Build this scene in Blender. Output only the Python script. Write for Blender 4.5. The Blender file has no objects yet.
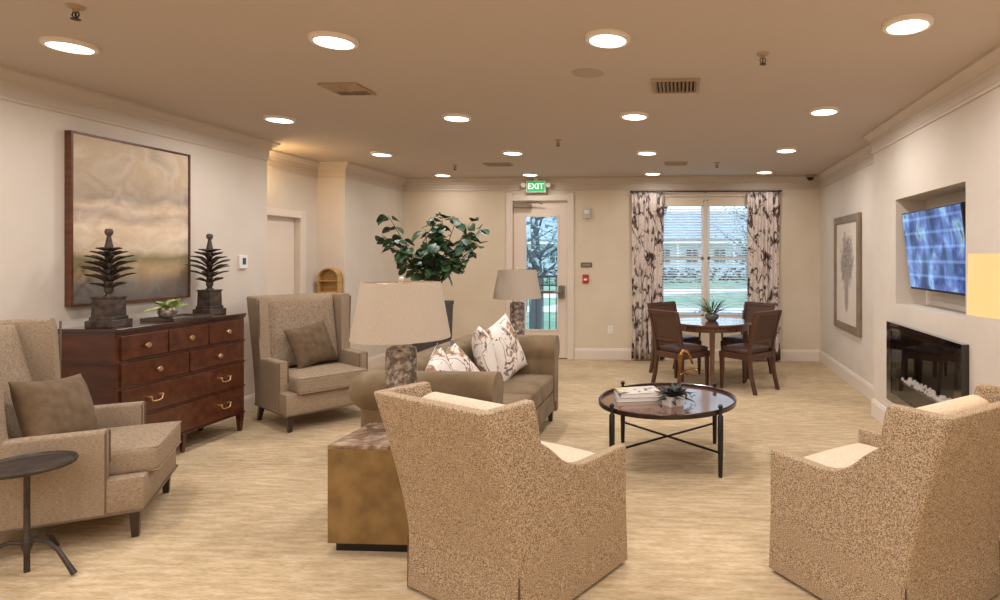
import bpy, bmesh, math, random
from mathutils import Vector, Matrix
S = bpy.context.scene
COL = S.collection
PI = math.pi
R = math.radians

# ---------------------------------------------------------------- camera, world, exposure
cam_d = bpy.data.cameras.new('camera')
cam = bpy.data.objects.new('camera', cam_d); COL.objects.link(cam)
cam.location = (0, 0, 1.55)
cam.rotation_euler = (PI/2, 0, math.atan(27/600))
cam_d.sensor_width = 36; cam_d.lens = 21.6
cam_d.shift_x = -0.156; cam_d.shift_y = -0.043
cam_d.clip_start = 0.05; cam_d.clip_end = 300
S.camera = cam
S.view_settings.view_transform = 'Standard'
S.view_settings.look = 'None'
S.view_settings.exposure = 0.0
S.view_settings.gamma = 1
S.view_settings.use_curve_mapping = False

world = bpy.data.worlds.new('sky'); S.world = world
world.use_nodes = True
wn = world.node_tree.nodes; wl = world.node_tree.links
wn['Background'].inputs['Color'].default_value = (0.60, 0.74, 0.88, 1)
wn['Background'].inputs['Strength'].default_value = 3.2

LIGHT_W = 12.5            # watts of each ceiling downlight
LIGHT_C = (1.0, 0.975, 0.965)

# ---------------------------------------------------------------- helpers
def lin(c):
    return tuple((v/255/12.92 if v/255 <= .04045 else ((v/255+.055)/1.055)**2.4) for v in c)

def mat(name, c, c2=None, rough=.6, metal=0, scale=8, stretch=(1,1,1), lo=.35, hi=.65, detail=4,
        bump=0, bscale=60, bstretch=(1,1,1), coat=0, tex='noise', emis=None, estr=0, sheen=0, spec=.5, trans=0):
    m = bpy.data.materials.new(name); m.use_nodes = True
    n = m.node_tree.nodes; l = m.node_tree.links; b = n['Principled BSDF']
    b.inputs['Roughness'].default_value = rough
    b.inputs['Metallic'].default_value = metal
    b.inputs['Coat Weight'].default_value = coat
    b.inputs['Coat Roughness'].default_value = .08
    b.inputs['Sheen Weight'].default_value = sheen
    b.inputs['Specular IOR Level'].default_value = spec
    b.inputs['Transmission Weight'].default_value = trans
    b.inputs['Base Color'].default_value = (*lin(c), 1)
    if emis:
        b.inputs['Emission Color'].default_value = (*lin(emis), 1)
        b.inputs['Emission Strength'].default_value = estr
    tc = n.new('ShaderNodeTexCoord')
    def mapped(st):
        mp = n.new('ShaderNodeMapping'); mp.inputs['Scale'].default_value = st
        l.new(tc.outputs['Object'], mp.inputs['Vector']); return mp.outputs['Vector']
    if c2:
        if tex == 'voronoi':
            t = n.new('ShaderNodeTexVoronoi'); t.inputs['Scale'].default_value = scale; out = t.outputs['Distance']
        else:
            t = n.new('ShaderNodeTexNoise'); t.inputs['Scale'].default_value = scale
            t.inputs['Detail'].default_value = detail; out = t.outputs['Fac']
        l.new(mapped(stretch), t.inputs['Vector'])
        r = n.new('ShaderNodeValToRGB')
        r.color_ramp.elements[0].position = lo; r.color_ramp.elements[0].color = (*lin(c), 1)
        r.color_ramp.elements[1].position = hi; r.color_ramp.elements[1].color = (*lin(c2), 1)
        l.new(out, r.inputs['Fac']); l.new(r.outputs['Color'], b.inputs['Base Color'])
    if bump:
        t = n.new('ShaderNodeTexNoise'); t.inputs['Scale'].default_value = bscale; t.inputs['Detail'].default_value = 3
        l.new(mapped(bstretch), t.inputs['Vector'])
        bp = n.new('ShaderNodeBump'); bp.inputs['Strength'].default_value = bump; bp.inputs['Distance'].default_value = .004
        l.new(t.outputs['Fac'], bp.inputs['Height']); l.new(bp.outputs['Normal'], b.inputs['Normal'])
    return m

def link_obj(name, me, parent=None, loc=(0,0,0), rot=(0,0,0)):
    o = bpy.data.objects.new(name, me); COL.objects.link(o)
    o.location = loc; o.rotation_euler = rot
    if parent: o.parent = parent
    return o

class MB:
    """collects shapes of ONE mesh object"""
    def __init__(s): s.bm = bmesh.new()
    def _xf(s, vs, M):
        for v in vs: v.co = M @ v.co
    def box(s, c, size, rot=(0,0,0), bevel=0, seg=2):
        r = bmesh.ops.create_cube(s.bm, size=1)
        vs = r['verts']
        for v in vs: v.co = Vector((v.co.x*size[0], v.co.y*size[1], v.co.z*size[2]))
        if bevel:
            es = list({e for v in vs for e in v.link_edges})
            g = bmesh.ops.bevel(s.bm, geom=es, offset=bevel, segments=seg, affect='EDGES', profile=.5)
            vs = list({v for f in g['faces'] for v in f.verts} | {v for v in vs if v.is_valid})
        from mathutils import Euler
        M = Matrix.Translation(c) @ Euler(rot).to_matrix().to_4x4()
        s._xf(vs, M); return s
    def cyl(s, a, b, r1, r2=None, n=16, caps=True):
        r2 = r1 if r2 is None else r2
        a = Vector(a); b = Vector(b); d = b-a
        r = bmesh.ops.create_cone(s.bm, cap_ends=caps, segments=n, radius1=r1, radius2=r2, depth=d.length)
        q = Vector((0,0,1)).rotation_difference(d.normalized())
        s._xf(r['verts'], Matrix.Translation((a+b)/2) @ q.to_matrix().to_4x4()); return s
    def lathe(s, prof, c=(0,0,0), n=32):
        rings = []
        for (r, z) in prof:
            if r < 1e-5: rings.append([s.bm.verts.new((c[0], c[1], c[2]+z))])
            else: rings.append([s.bm.verts.new((c[0]+r*math.cos(2*PI*i/n), c[1]+r*math.sin(2*PI*i/n), c[2]+z)) for i in range(n)])
        for A, B in zip(rings, rings[1:]):
            for i in range(n):
                j = (i+1) % n
                q = [A[i % len(A)], A[j % len(A)], B[j % len(B)], B[i % len(B)]]
                u = []
                for v in q:
                    if v not in u: u.append(v)
                if len(u) > 2:
                    try: s.bm.faces.new(u)
                    except ValueError: pass
        return s
    def tube(s, pts, rad, n=8, flat=1.0):
        pts = [Vector(p) for p in pts]
        if not hasattr(rad, '__len__'): rad = [rad]*len(pts)
        rings = []; up = None
        for i, p in enumerate(pts):
            t = (pts[min(i+1, len(pts)-1)] - pts[max(i-1, 0)]).normalized()
            if up is None:
                up = Vector((0,0,1)) if abs(t.z) < .9 else Vector((1,0,0))
            a = t.cross(up).normalized(); b = a.cross(t).normalized(); up = b
            rings.append([s.bm.verts.new(p + a*rad[i]*math.cos(2*PI*k/n) + b*rad[i]*flat*math.sin(2*PI*k/n)) for k in range(n)])
        for A, B in zip(rings, rings[1:]):
            for k in range(n): s.bm.faces.new([A[k], A[(k+1)%n], B[(k+1)%n], B[k]])
        s.bm.faces.new(rings[0][::-1]); s.bm.faces.new(rings[-1]); return s
    def prism(s, poly, z0, z1, axis='z'):
        f = {'z': lambda u,v,w:(u,v,w), 'y': lambda u,v,w:(u,w,v), 'x': lambda u,v,w:(w,u,v)}[axis]
        A = [s.bm.verts.new(f(u,v,z0)) for u,v in poly]; B = [s.bm.verts.new(f(u,v,z1)) for u,v in poly]
        n = len(poly)
        s.bm.faces.new(A[::-1]); s.bm.faces.new(B)
        for i in range(n): s.bm.faces.new([A[i], A[(i+1)%n], B[(i+1)%n], B[i]])
        return s
    def loft(s, rings, close=True, caps=True):
        rs = [[s.bm.verts.new(p) for p in r] for r in rings]; n = len(rs[0])
        for A, B in zip(rs, rs[1:]):
            for k in range(n if close else n-1): s.bm.faces.new([A[k], A[(k+1)%n], B[(k+1)%n], B[k]])
        if caps and close: s.bm.faces.new(rs[0][::-1]); s.bm.faces.new(rs[-1])
        return s
    def leaf(s, base, d, length, width, droop=.3, roll=0, n=5):
        d = Vector(d).normalized(); side = d.cross(Vector((0,0,1)))
        if side.length < .1: side = Vector((1,0,0))
        side.normalize(); side = Matrix.Rotation(roll, 3, d) @ side
        nor = side.cross(d).normalized()
        rows = []; base = Vector(base)
        for i in range(n+1):
            t = i/n
            w = width/2 * (math.sin(PI*t)**.7 if 0 < t < 1 else 0.06)
            c = base + d*length*t + Vector((0,0,-1))*droop*length*t*t
            rows.append([c - side*w + nor*w*.25, c, c + side*w + nor*w*.25])
        vs = [[s.bm.verts.new(p) for p in r] for r in rows]
        for A, B in zip(vs, vs[1:]):
            for k in range(2): s.bm.faces.new([A[k], A[k+1], B[k+1], B[k]])
        return s
    def warp(s, f):
        for v in s.bm.verts: v.co = Vector(f(*v.co))
        return s
    def build(s, name, m, parent=None, loc=(0,0,0), rot=(0,0,0), smooth=False, angle=40, recalc=True):
        if recalc: bmesh.ops.recalc_face_normals(s.bm, faces=s.bm.faces)
        me = bpy.data.meshes.new(name); s.bm.to_mesh(me); s.bm.free()
        if m: me.materials.append(m)
        if smooth:
            for p in me.polygons: p.use_smooth = True
            try: me.set_sharp_from_angle(angle=R(angle))
            except Exception: pass
        return link_obj(name, me, parent, loc, rot)

def tag(o, label=None, cat=None, group=None, kind=None):
    if label: o['label'] = label
    if cat: o['category'] = cat
    if group: o['group'] = group
    if kind: o['kind'] = kind
    return o
def thing(name, label, cat, loc=(0,0,0), rz=0, group=None):
    o = bpy.data.objects.new(name, None); COL.objects.link(o)
    o.empty_display_size = .1
    o.location = loc; o.rotation_euler = (0,0,rz)
    return tag(o, label, cat, group)
def copy_tree(o, parent=None):
    c = o.copy(); COL.objects.link(c); c.parent = parent
    for ch in [x for x in bpy.data.objects if x.parent == o]: copy_tree(ch, c)
    return c
def dup(root, loc, rz, label):
    c = copy_tree(root); c.location = loc; c.rotation_euler = (0,0,rz); c['label'] = label
    return c

# ---------------------------------------------------------------- materials
M_wall = mat('wall_paint', (214,202,188), (218,207,194), rough=.85, scale=3, bump=.05, bscale=250)
M_wall_back = mat('cream_wall_paint', (220,204,180), (224,209,187), rough=.85, scale=3, bump=.05, bscale=250)
M_ceil = mat('ceiling_paint', (196,181,168), rough=.9)
M_trim = mat('trim_paint', (228,214,200), rough=.5)
M_crown = mat('crown_paint', (206,192,178), rough=.55)
M_door = mat('door_paint', (232,216,200), rough=.45)

def carpet_mat():
    m = bpy.data.materials.new('carpet'); m.use_nodes = True
    n = m.node_tree.nodes; l = m.node_tree.links; b = n['Principled BSDF']
    b.inputs['Roughness'].default_value = .95; b.inputs['Specular IOR Level'].default_value = .15
    tc = n.new('ShaderNodeTexCoord')
    def noise(st, sc, det=4):
        mp = n.new('ShaderNodeMapping'); mp.inputs['Scale'].default_value = st
        l.new(tc.outputs['Object'], mp.inputs['Vector'])
        t = n.new('ShaderNodeTexNoise'); t.inputs['Scale'].default_value = sc; t.inputs['Detail'].default_value = det
        l.new(mp.outputs['Vector'], t.inputs['Vector']); return t.outputs['Fac']
    def ramp(fac, cs):
        r = n.new('ShaderNodeValToRGB'); e = r.color_ramp.elements
        e[0].position = cs[0][0]; e[0].color = (*lin(cs[0][1]), 1)
        e[1].position = cs[-1][0]; e[1].color = (*lin(cs[-1][1]), 1)
        for p, c in cs[1:-1]:
            x = e.new(p); x.color = (*lin(c), 1)
        l.new(fac, r.inputs['Fac']); return r.outputs['Color']
    a = ramp(noise((2.2,11,1), 2.6, 6), [(.36,(184,156,118)),(.5,(204,176,138)),(.62,(222,198,166))])
    c = ramp(noise((9,60,1), 3.0, 3), [(.35,(172,148,114)),(.65,(228,210,176))])
    mx = n.new('ShaderNodeMixRGB'); mx.inputs['Fac'].default_value = .4
    l.new(a, mx.inputs['Color1']); l.new(c, mx.inputs['Color2'])
    g = ramp(noise((.5,1.6,1), 1.1, 4), [(.4,(255,255,255)),(.75,(214,212,206))])
    mm = n.new('ShaderNodeMixRGB'); mm.blend_type = 'MULTIPLY'; mm.inputs['Fac'].default_value = .8
    l.new(mx.outputs['Color'], mm.inputs['Color1']); l.new(g, mm.inputs['Color2'])
    l.new(mm.outputs['Color'], b.inputs['Base Color'])
    bp = n.new('ShaderNodeBump'); bp.inputs['Strength'].default_value = .35; bp.inputs['Distance'].default_value = .006
    l.new(noise((1,4,1), 40, 2), bp.inputs['Height']); l.new(bp.outputs['Normal'], b.inputs['Normal'])
    return m
M_carpet = carpet_mat()

M_boucle = mat('boucle', (122,100,76), (208,184,154), rough=.95, tex='noise', scale=240, detail=2, lo=.41, hi=.59, bump=.5, bscale=200, spec=.1)
M_boucle_in = mat('boucle_light', (204,180,152), (234,216,194), rough=.95, scale=230, detail=1, lo=.36, hi=.64, bump=.4, bscale=200, spec=.1)
M_tweed = mat('tweed', (142,122,101), (176,155,131), rough=.95, scale=200, stretch=(.35,.35,1.5), lo=.35, hi=.65, bump=.2, bscale=160, spec=.15)
M_nail = mat('trim_braid', (112,92,72), rough=.6)
M_brownvel = mat('brown_velvet', (98,78,58), (124,102,78), rough=.85, scale=14, sheen=.08, lo=.3, hi=.7, spec=.2)
M_sofa = mat('sofa_velvet', (112,92,68), (138,117,90), rough=.85, scale=6, sheen=.08, lo=.3, hi=.7, spec=.2)
M_darkwood = mat('dark_wood_leg', (52,34,26), rough=.35, coat=.3)
M_cherry = mat('cherry_wood', (64,31,18), (104,55,31), rough=.3, scale=3, stretch=(6,1.2,6), coat=.5, lo=.3, hi=.75)
M_cherrytop = mat('cherry_wood_top', (48,27,20), (72,42,30), rough=.18, scale=3, stretch=(1,8,6), coat=.8)
M_brass = mat('brass', (240,208,160), rough=.35, metal=1)
M_gold = mat('gold_metal', (160,122,76), rough=.22, metal=1)
M_iron = mat('dark_iron', (62,54,50), (84,74,66), rough=.5, metal=.5, scale=20)
M_black = mat('black_plastic', (18,17,17), rough=.4)
M_bronze = mat('verdigris_bronze', (58,48,42), (98,84,74), rough=.5, metal=.4, scale=18, bump=.4, bscale=60)
M_shade = mat('linen_shade', (184,168,150), (192,176,158), rough=.9, scale=120, emis=(205,175,140), estr=.0)
M_white = mat('white_plastic', (238,234,228), rough=.4)
M_paper = mat('paper', (236,230,222), rough=.6)
M_chrome = mat('brushed_steel', (150,140,128), rough=.35, metal=1)
M_vent = mat('vent_metal', (170,146,120), rough=.6)
M_ventdark = mat('vent_shadow', (40,30,24), rough=.9)

def ramp_mat(name, build, rough=.7, coat=0):
    """material whose base colour is the output of build(nodes, links, coord)"""
    m = bpy.data.materials.new(name); m.use_nodes = True
    n = m.node_tree.nodes; l = m.node_tree.links; b = n['Principled BSDF']
    b.inputs['Roughness'].default_value = rough; b.inputs['Coat Weight'].default_value = coat
    tc = n.new('ShaderNodeTexCoord')
    out = build(n, l, tc)
    l.new(out, b.inputs['Base Color']); return m
def nd_ramp(n, l, fac, cs, interp='LINEAR'):
    r = n.new('ShaderNodeValToRGB'); r.color_ramp.interpolation = interp; e = r.color_ramp.elements
    e[0].position = cs[0][0]; e[0].color = (*lin(cs[0][1]), 1)
    e[1].position = cs[-1][0]; e[1].color = (*lin(cs[-1][1]), 1)
    for p, c in cs[1:-1]:
        x = e.new(p); x.color = (*lin(c), 1)
    l.new(fac, r.inputs['Fac']); return r.outputs['Color']
def nd_noise(n, l, vec, sc, det=4, st=(1,1,1), dist=0):
    mp = n.new('ShaderNodeMapping'); mp.inputs['Scale'].default_value = st; l.new(vec, mp.inputs['Vector'])
    t = n.new('ShaderNodeTexNoise'); t.inputs['Scale'].default_value = sc; t.inputs['Detail'].default_value = det
    t.inputs['Distortion'].default_value = dist
    l.new(mp.outputs['Vector'], t.inputs['Vector']); return t.outputs['Fac']
def nd_mix(n, l, fac, a, b, mode='MIX'):
    x = n.new('ShaderNodeMixRGB'); x.blend_type = mode
    if isinstance(fac, (int, float)): x.inputs['Fac'].default_value = fac
    else: l.new(fac, x.inputs['Fac'])
    for s, v in (('Color1', a), ('Color2', b)):
        if isinstance(v, tuple): x.inputs[s].default_value = (*lin(v), 1)
        else: l.new(v, x.inputs[s])
    return x.outputs['Color']
def nd_math(n, l, op, a, b=None):
    x = n.new('ShaderNodeMath'); x.operation = op
    for i, v in enumerate((a, b)):
        if v is None: continue
        if isinstance(v, (int, float)): x.inputs[i].default_value = v
        else: l.new(v, x.inputs[i])
    return x.outputs[0]
def botanical(name, bg, dark, dark2, sc, axis='XZ'):
    def f(n, l, tc):
        v = tc.outputs['Object']
        # thin wandering stems: bands where a noise crosses .5
        a = nd_noise(n, l, v, sc, 2, (1.0,1.0,.35), .6)
        d = nd_math(n, l, 'ABSOLUTE', nd_math(n, l, 'SUBTRACT', a, .5))
        stem = nd_ramp(n, l, d, [(.008,(255,255,255)),(.022,(0,0,0))])
        a2 = nd_noise(n, l, v, sc*1.7, 1, (1.2,1,.8), 1.2)
        d2 = nd_math(n, l, 'ABSOLUTE', nd_math(n, l, 'SUBTRACT', a2, .47))
        stem2 = nd_ramp(n, l, d2, [(.006,(200,200,200)),(.016,(0,0,0))])
        bl = nd_noise(n, l, v, sc*1.3, 4, (1,1,.8), .8)
        blot = nd_ramp(n, l, bl, [(.555,(0,0,0)),(.60,(255,255,255))])
        c = nd_mix(n, l, stem2, bg, dark2)
        c = nd_mix(n, l, blot, c, nd_ramp(n, l, nd_noise(n, l, v, sc*5, 2), [(.4,dark),(.6,dark2)]))
        return nd_mix(n, l, stem, c, dark)
    return ramp_mat(name, f, rough=.9)
M_curtain = botanical('curtain_print', (232,218,208), (70,48,44), (132,104,96), 5.5)
def bird_print(n, l, tc):
    v = tc.outputs['Object']
    a = nd_noise(n, l, v, 7, 2, (1,1,.7), .8)
    d = nd_math(n, l, 'ABSOLUTE', nd_math(n, l, 'SUBTRACT', a, .5))
    stem = nd_ramp(n, l, d, [(.008,(255,255,255)),(.02,(0,0,0))])
    br = nd_ramp(n, l, nd_noise(n, l, v, 5.5, 3, (1,1,1.3), .5), [(.55,(0,0,0)),(.58,(255,255,255))])
    gr = nd_ramp(n, l, nd_noise(n, l, v, 8.5, 3, (.8,1,1.6), 1.0), [(.60,(0,0,0)),(.63,(255,255,255))])
    tan = nd_ramp(n, l, nd_noise(n, l, v, 30, 2), [(.4,(150,112,82)),(.6,(196,158,126))])
    c = nd_mix(n, l, br, (236,226,216), tan)
    c = nd_mix(n, l, gr, c, (104,92,86))
    return nd_mix(n, l, stem, c, (120,100,90))
M_pillow = ramp_mat('pillow_print', bird_print, rough=.9)

def landscape(n, l, tc):
    sep = n.new('ShaderNodeSeparateXYZ'); l.new(tc.outputs['Generated'], sep.inputs['Vector'])
    w = nd_noise(n, l, tc.outputs['Object'], 2.2, 6, (1,1,2.5), .3)
    z = nd_math(n, l, 'ADD', sep.outputs['Z'], nd_math(n, l, 'MULTIPLY', nd_math(n, l, 'SUBTRACT', w, .5), .22))
    c = nd_ramp(n, l, z, [(.0,(116,108,104)),(.1,(140,132,124)),(.2,(196,172,136)),(.27,(150,144,108)),(.32,(222,206,182)),
                          (.47,(244,228,206)),(.54,(196,180,166)),(.58,(230,212,190)),(.64,(180,168,154)),(.8,(206,190,168)),(1.0,(220,204,180))])
    mo = nd_ramp(n, l, nd_noise(n, l, tc.outputs['Object'], 3.2, 7, (1,1,1.2), .5), [(.32,(170,156,150)),(.46,(240,232,224)),(.56,(214,190,160)),(.68,(250,240,226))])
    return nd_mix(n, l, .6, c, mo, 'MULTIPLY')
M_painting = ramp_mat('landscape_painting', landscape, rough=.55)

def treeart(n, l, tc):
    sep = n.new('ShaderNodeSeparateXYZ'); l.new(tc.outputs['Generated'], sep.inputs['Vector'])
    y = nd_math(n, l, 'SUBTRACT', sep.outputs['Y'], .5); z = sep.outputs['Z']
    # crown of the drawn tree: ellipse broken by noise; trunk: narrow band
    nz = nd_noise(n, l, tc.outputs['Object'], 12, 5)
    e = nd_math(n, l, 'ADD', nd_math(n, l, 'POWER', nd_math(n, l, 'MULTIPLY', nd_math(n, l, 'ABSOLUTE', y), 2.0), 2.0),
                nd_math(n, l, 'POWER', nd_math(n, l, 'ABSOLUTE', nd_math(n, l, 'MULTIPLY', nd_math(n, l, 'SUBTRACT', z, .62), 2.4)), 2.0))
    e = nd_math(n, l, 'ADD', e, nd_math(n, l, 'MULTIPLY', nz, 1.1))
    crown = nd_ramp(n, l, e, [(.75,(255,255,255)),(1.0,(0,0,0))])
    tr = nd_math(n, l, 'ADD', nd_math(n, l, 'MULTIPLY', nd_math(n, l, 'ABSOLUTE', y), 7.0), nd_math(n, l, 'POWER', nd_math(n, l, 'ABSOLUTE', nd_math(n, l, 'MULTIPLY', nd_math(n, l, 'SUBTRACT', z, .32), 4.2)), 4.0))
    trunk = nd_ramp(n, l, tr, [(.5,(255,255,255)),(.75,(0,0,0))])
    c = nd_mix(n, l, crown, (224,210,194), nd_ramp(n, l, nd_noise(n, l, tc.outputs['Object'], 30, 2), [(.4,(124,114,108)),(.6,(176,162,152))]))
    return nd_mix(n, l, trunk, c, (160,148,140))
M_treeart = ramp_mat('tree_drawing', treeart, rough=.4)

# ---------------------------------------------------------------- setting: room shell
H = 2.75
XL, XA, XP, YB, XF, XR = -4.34, -4.66, -4.30, 9.03, 2.04, 1.86   # left wall, alcove, pillar wall, back wall, far right, near right
YN = -2.6; RYE = 5.95
def struct(mb, name, m, **k): return tag(mb.build(name, m, **k), kind='structure')

fl = MB().box(((XL+XF)/2-.1, (YN+YB)/2, -.05), (7.6, YB-YN+.6, .1)); struct(fl, 'floor', M_carpet)
ce = MB().box(((XL+XF)/2-.1, (YN+YB)/2, H+.05), (7.6, YB-YN+.6, .1)); struct(ce, 'ceiling', M_ceil)
# left wall with the door alcove behind it (door opening in the alcove)
DY0, DY1, DZ = 6.22, 7.10, 2.02
lw = MB()
lw.prism([(XL,YN),(XL,6.08),(XA-.02,6.08),(XA-.14,6.08),(XA-.14,YN)], 0, H)
lw.box((XA-.07, (6.08+DY0)/2, H/2), (.14, DY0-6.08, H))
lw.box((XA-.07, (DY1+7.45)/2, H/2), (.14, 7.45-DY1, H))
lw.box((XA-.07, (DY0+DY1)/2, (DZ+H)/2), (.14, DY1-DY0, H-DZ))
lw.box(((XA-.14+XP)/2, (7.45+YB+.14)/2, H/2), (XP-XA+.14, YB+.14-7.45, H))
struct(lw, 'wall_left', M_wall)
# back wall with door and window openings
BX0, BX1 = -2.59, -1.75; BDZ = 2.42
WX0, WX1, WZ0, WZ1 = -.45, 1.13, .60, 2.46
bw = MB()
def bbox(x0,x1,z0,z1): bw.box(((x0+x1)/2, YB+.07, (z0+z1)/2), (x1-x0, .14, z1-z0))
bbox(XP, BX0, 0, H); bbox(BX0, BX1, BDZ, H); bbox(BX1, WX0, 0, H)
bbox(WX0, WX1, 0, WZ0); bbox(WX0, WX1, WZ1, H); bbox(WX1, XF+.14, 0, H)
struct(bw, 'wall_back', M_wall_back)
# right wall: near part stands proud and holds the television recess
RY0, RY1, RZ0, RZ1, RD = 4.04, 5.34, 1.14, 2.05, .26
FY0, FY1, FZ0, FZ1 = 4.08, 5.34, .36, .92     # firebox hole
rw = MB()
def rbox_(y0,y1,z0,z1,x0=XR,x1=XR+.4): rw.box(((x0+x1)/2,(y0+y1)/2,(z0+z1)/2), (x1-x0,y1-y0,z1-z0))
rbox_(YN, RY0, 0, H); rbox_(FY1, RYE, 0, H)
rbox_(RY1, FY1, FZ1, H) if FY1 > RY1 else None; rbox_(RY0, RY1, RZ1, H)
rbox_(RY0, RY1, RZ0, RZ1, XR+RD)
rbox_(RY0, FY1, FZ1, RZ0, XR, XR+.4) if False else None
rbox_(RY0, RY1, FZ1, RZ0)
rbox_(RY0, FY1, 0, FZ0); rbox_(RY0, FY0, FZ0, FZ1); rbox_(FY0, FY1, FZ0, FZ1, XR+.2)
rw.box((XF+.11, (RYE+YB)/2+.07, H/2), (.22, YB-RYE+.14, H))
struct(rw, 'wall_right', M_wall)
nw = MB().box(((XL+XF)/2-.1, YN-.07, H/2), (7.6, .14, H)); struct(nw, 'wall_front', M_wall)

# crown and baseboards swept along the walls
PATH = [(XL,YN),(XL,6.08),(XA,6.08),(XA,7.45),(XP,7.45),(XP,YB),(XF,YB),(XF,RYE),(XR,RYE),(XR,YN)]
def sweep(path, prof):
    mb = MB(); rings = []
    for i, p in enumerate(path):
        p = Vector(p)
        ds = []
        if i > 0: ds.append((p-Vector(path[i-1])).normalized())
        if i < len(path)-1: ds.append((Vector(path[i+1])-p).normalized())
        ns = [Vector((d.y,-d.x)) for d in ds]
        nn = (ns[0]+ns[-1]); nn = nn/ (nn.length_squared/2) if len(ns) > 1 else ns[0]
        rings.append([(p.x+nn.x*o, p.y+nn.y*o, z) for o, z in prof])
    mb.loft(rings); return mb
crown_prof = [(0,2.555),(.014,2.555),(.016,2.575),(.012,2.585),(.014,2.655),(.024,2.665),(.03,2.685),(.055,2.705),(.072,2.722),(.085,2.73),(.085,2.75),(0,2.75)]
struct(sweep(PATH, crown_prof), 'trim_1', M_crown)
bprof = [(0,0),(.018,0),(.018,.135),(.012,.15),(.008,.165),(0,.17)]
struct(sweep([(XL,YN),(XL,6.08),(XA,6.08),(XA,6.13)], bprof), 'baseboard_left', M_trim)
struct(sweep([(XA,7.2),(XA,7.45),(XP,7.45),(XP,YB),(BX0-.11,YB)], bprof), 'baseboard_back', M_trim)
struct(sweep([(BX1+.11,YB),(XF,YB),(XF,RYE),(XR,RYE),(XR,YN)], bprof), 'baseboard_right', M_trim)

# window: casing, two double-hung sashes, glass
M_glass = bpy.data.materials.new('clear_glass'); M_glass.use_nodes = True
_n = M_glass.node_tree.nodes; _l = M_glass.node_tree.links
_t = _n.new('ShaderNodeBsdfTransparent'); _g = _n.new('ShaderNodeBsdfGlossy'); _g.inputs['Roughness'].default_value = .02
_mx = _n.new('ShaderNodeMixShader'); _f = _n.new('ShaderNodeFresnel'); _f.inputs['IOR'].default_value = 1.45
_t.inputs['Color'].default_value = (.93,.97,1,1)
_ge = _n.new('ShaderNodeNewGeometry'); _sb = _n.new('ShaderNodeMath'); _sb.operation = 'SUBTRACT'; _sb.inputs[0].default_value = 1
_l.new(_ge.outputs['Backfacing'], _sb.inputs[1]); _mu = _n.new('ShaderNodeMath'); _mu.operation = 'MULTIPLY'
_l.new(_sb.outputs[0], _mu.inputs[0]); _l.new(_f.outputs[0], _mu.inputs[1]); _l.new(_mu.outputs[0], _mx.inputs[0]); _l.new(_t.outputs[0], _mx.inputs[1]); _l.new(_g.outputs[0], _mx.inputs[2])
_l.new(_mx.outputs[0], _n['Material Output'].inputs['Surface'])

win = tag(bpy.data.objects.new('window_1', None), kind='structure'); COL.objects.link(win)
win.location = ((WX0+WX1)/2, YB, WZ0)
wf = MB(); W2 = (WX1-WX0)/2; WH = WZ1-WZ0
for s in (-1,1): wf.box((s*(W2-.03), .07, WH/2), (.06,.12,WH))
wf.box((0,.07,.03), (2*W2-.12,.12,.06)); wf.box((0,.07,WH-.03), (2*W2-.12,.12,.06))
wf.box((0,.065,WH/2), (.06,.12,WH-.13))
wf.build('window_frame', M_trim, win)
for s in (-1,1):
    cx = s*(W2-.03)/2 ; sw = W2-.09
    for (z0,z1,yy) in ((.05,WH*.5+.02,.06),(WH*.5-.02,WH-.05,.09)):
        sa = MB()
        for q in (-1,1): sa.box((cx+q*(sw/2-.0175), yy, (z0+z1)/2), (.035,.03,z1-z0))
        sa.box((cx,yy,z0+.022),(sw,.03,.045)); sa.box((cx,yy,z1-.022),(sw,.03,.045))
        o = sa.build('window_sash', M_white, win)
        MB().box((cx,yy,(z0+z1)/2),(sw-.06,.006,z1-z0-.06)).build('window_pane', M_glass, o)
ws = MB().box((0,-.02,-.012),(2*W2+.1,.10,.024),bevel=.004); ws.build('window_sill', M_trim, win)
wc = MB()
for s in (-1,1): wc.box((s*(W2+.04),-.01,WH/2),(.08,.02,WH+.16))
wc.box((0,-.01,WH+.04),(2*W2,.02,.08)); wc.build('window_casing', M_trim, win)

# blinds: headrail, slats, bottom rail, one per half of the window
M_slat = mat('blind_slat', (240,240,238), rough=.5)
for i, s in enumerate((-1,1)):
    b = thing('window_blind', ['white slatted blind in left half of window','white slatted blind in right half of window'][i], 'blind',
              ((WX0+WX1)/2 + s*(W2-.03)/2, YB+.02, WZ1-.06), 0, 'window blinds')
    MB().box((0,0,-.04),(W2-.10,.04,.10),bevel=.004).build('headrail', mat('cream_valance',(232,216,190),rough=.7), b)
    sl = MB(); k = 0; z = -.13
    while z > -WH+.16:
        sl.box((0,0,z),(W2-.13,.040,.0018),rot=(R(-24),0,0)); z -= .04
    sl.build('slats', M_slat, b)
    MB().box((0,0,-WH+.15),(W2-.13,.03,.016)).build('bottom_rail', M_slat, b)
    cd = MB()
    for q in (-1,1): cd.cyl((q*(W2-.12)*.36,-.012,-.09),(q*(W2-.12)*.36,-.012,-WH+.15),.0015,n=6)
    cd.build('ladder_cord', M_slat, b)

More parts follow.
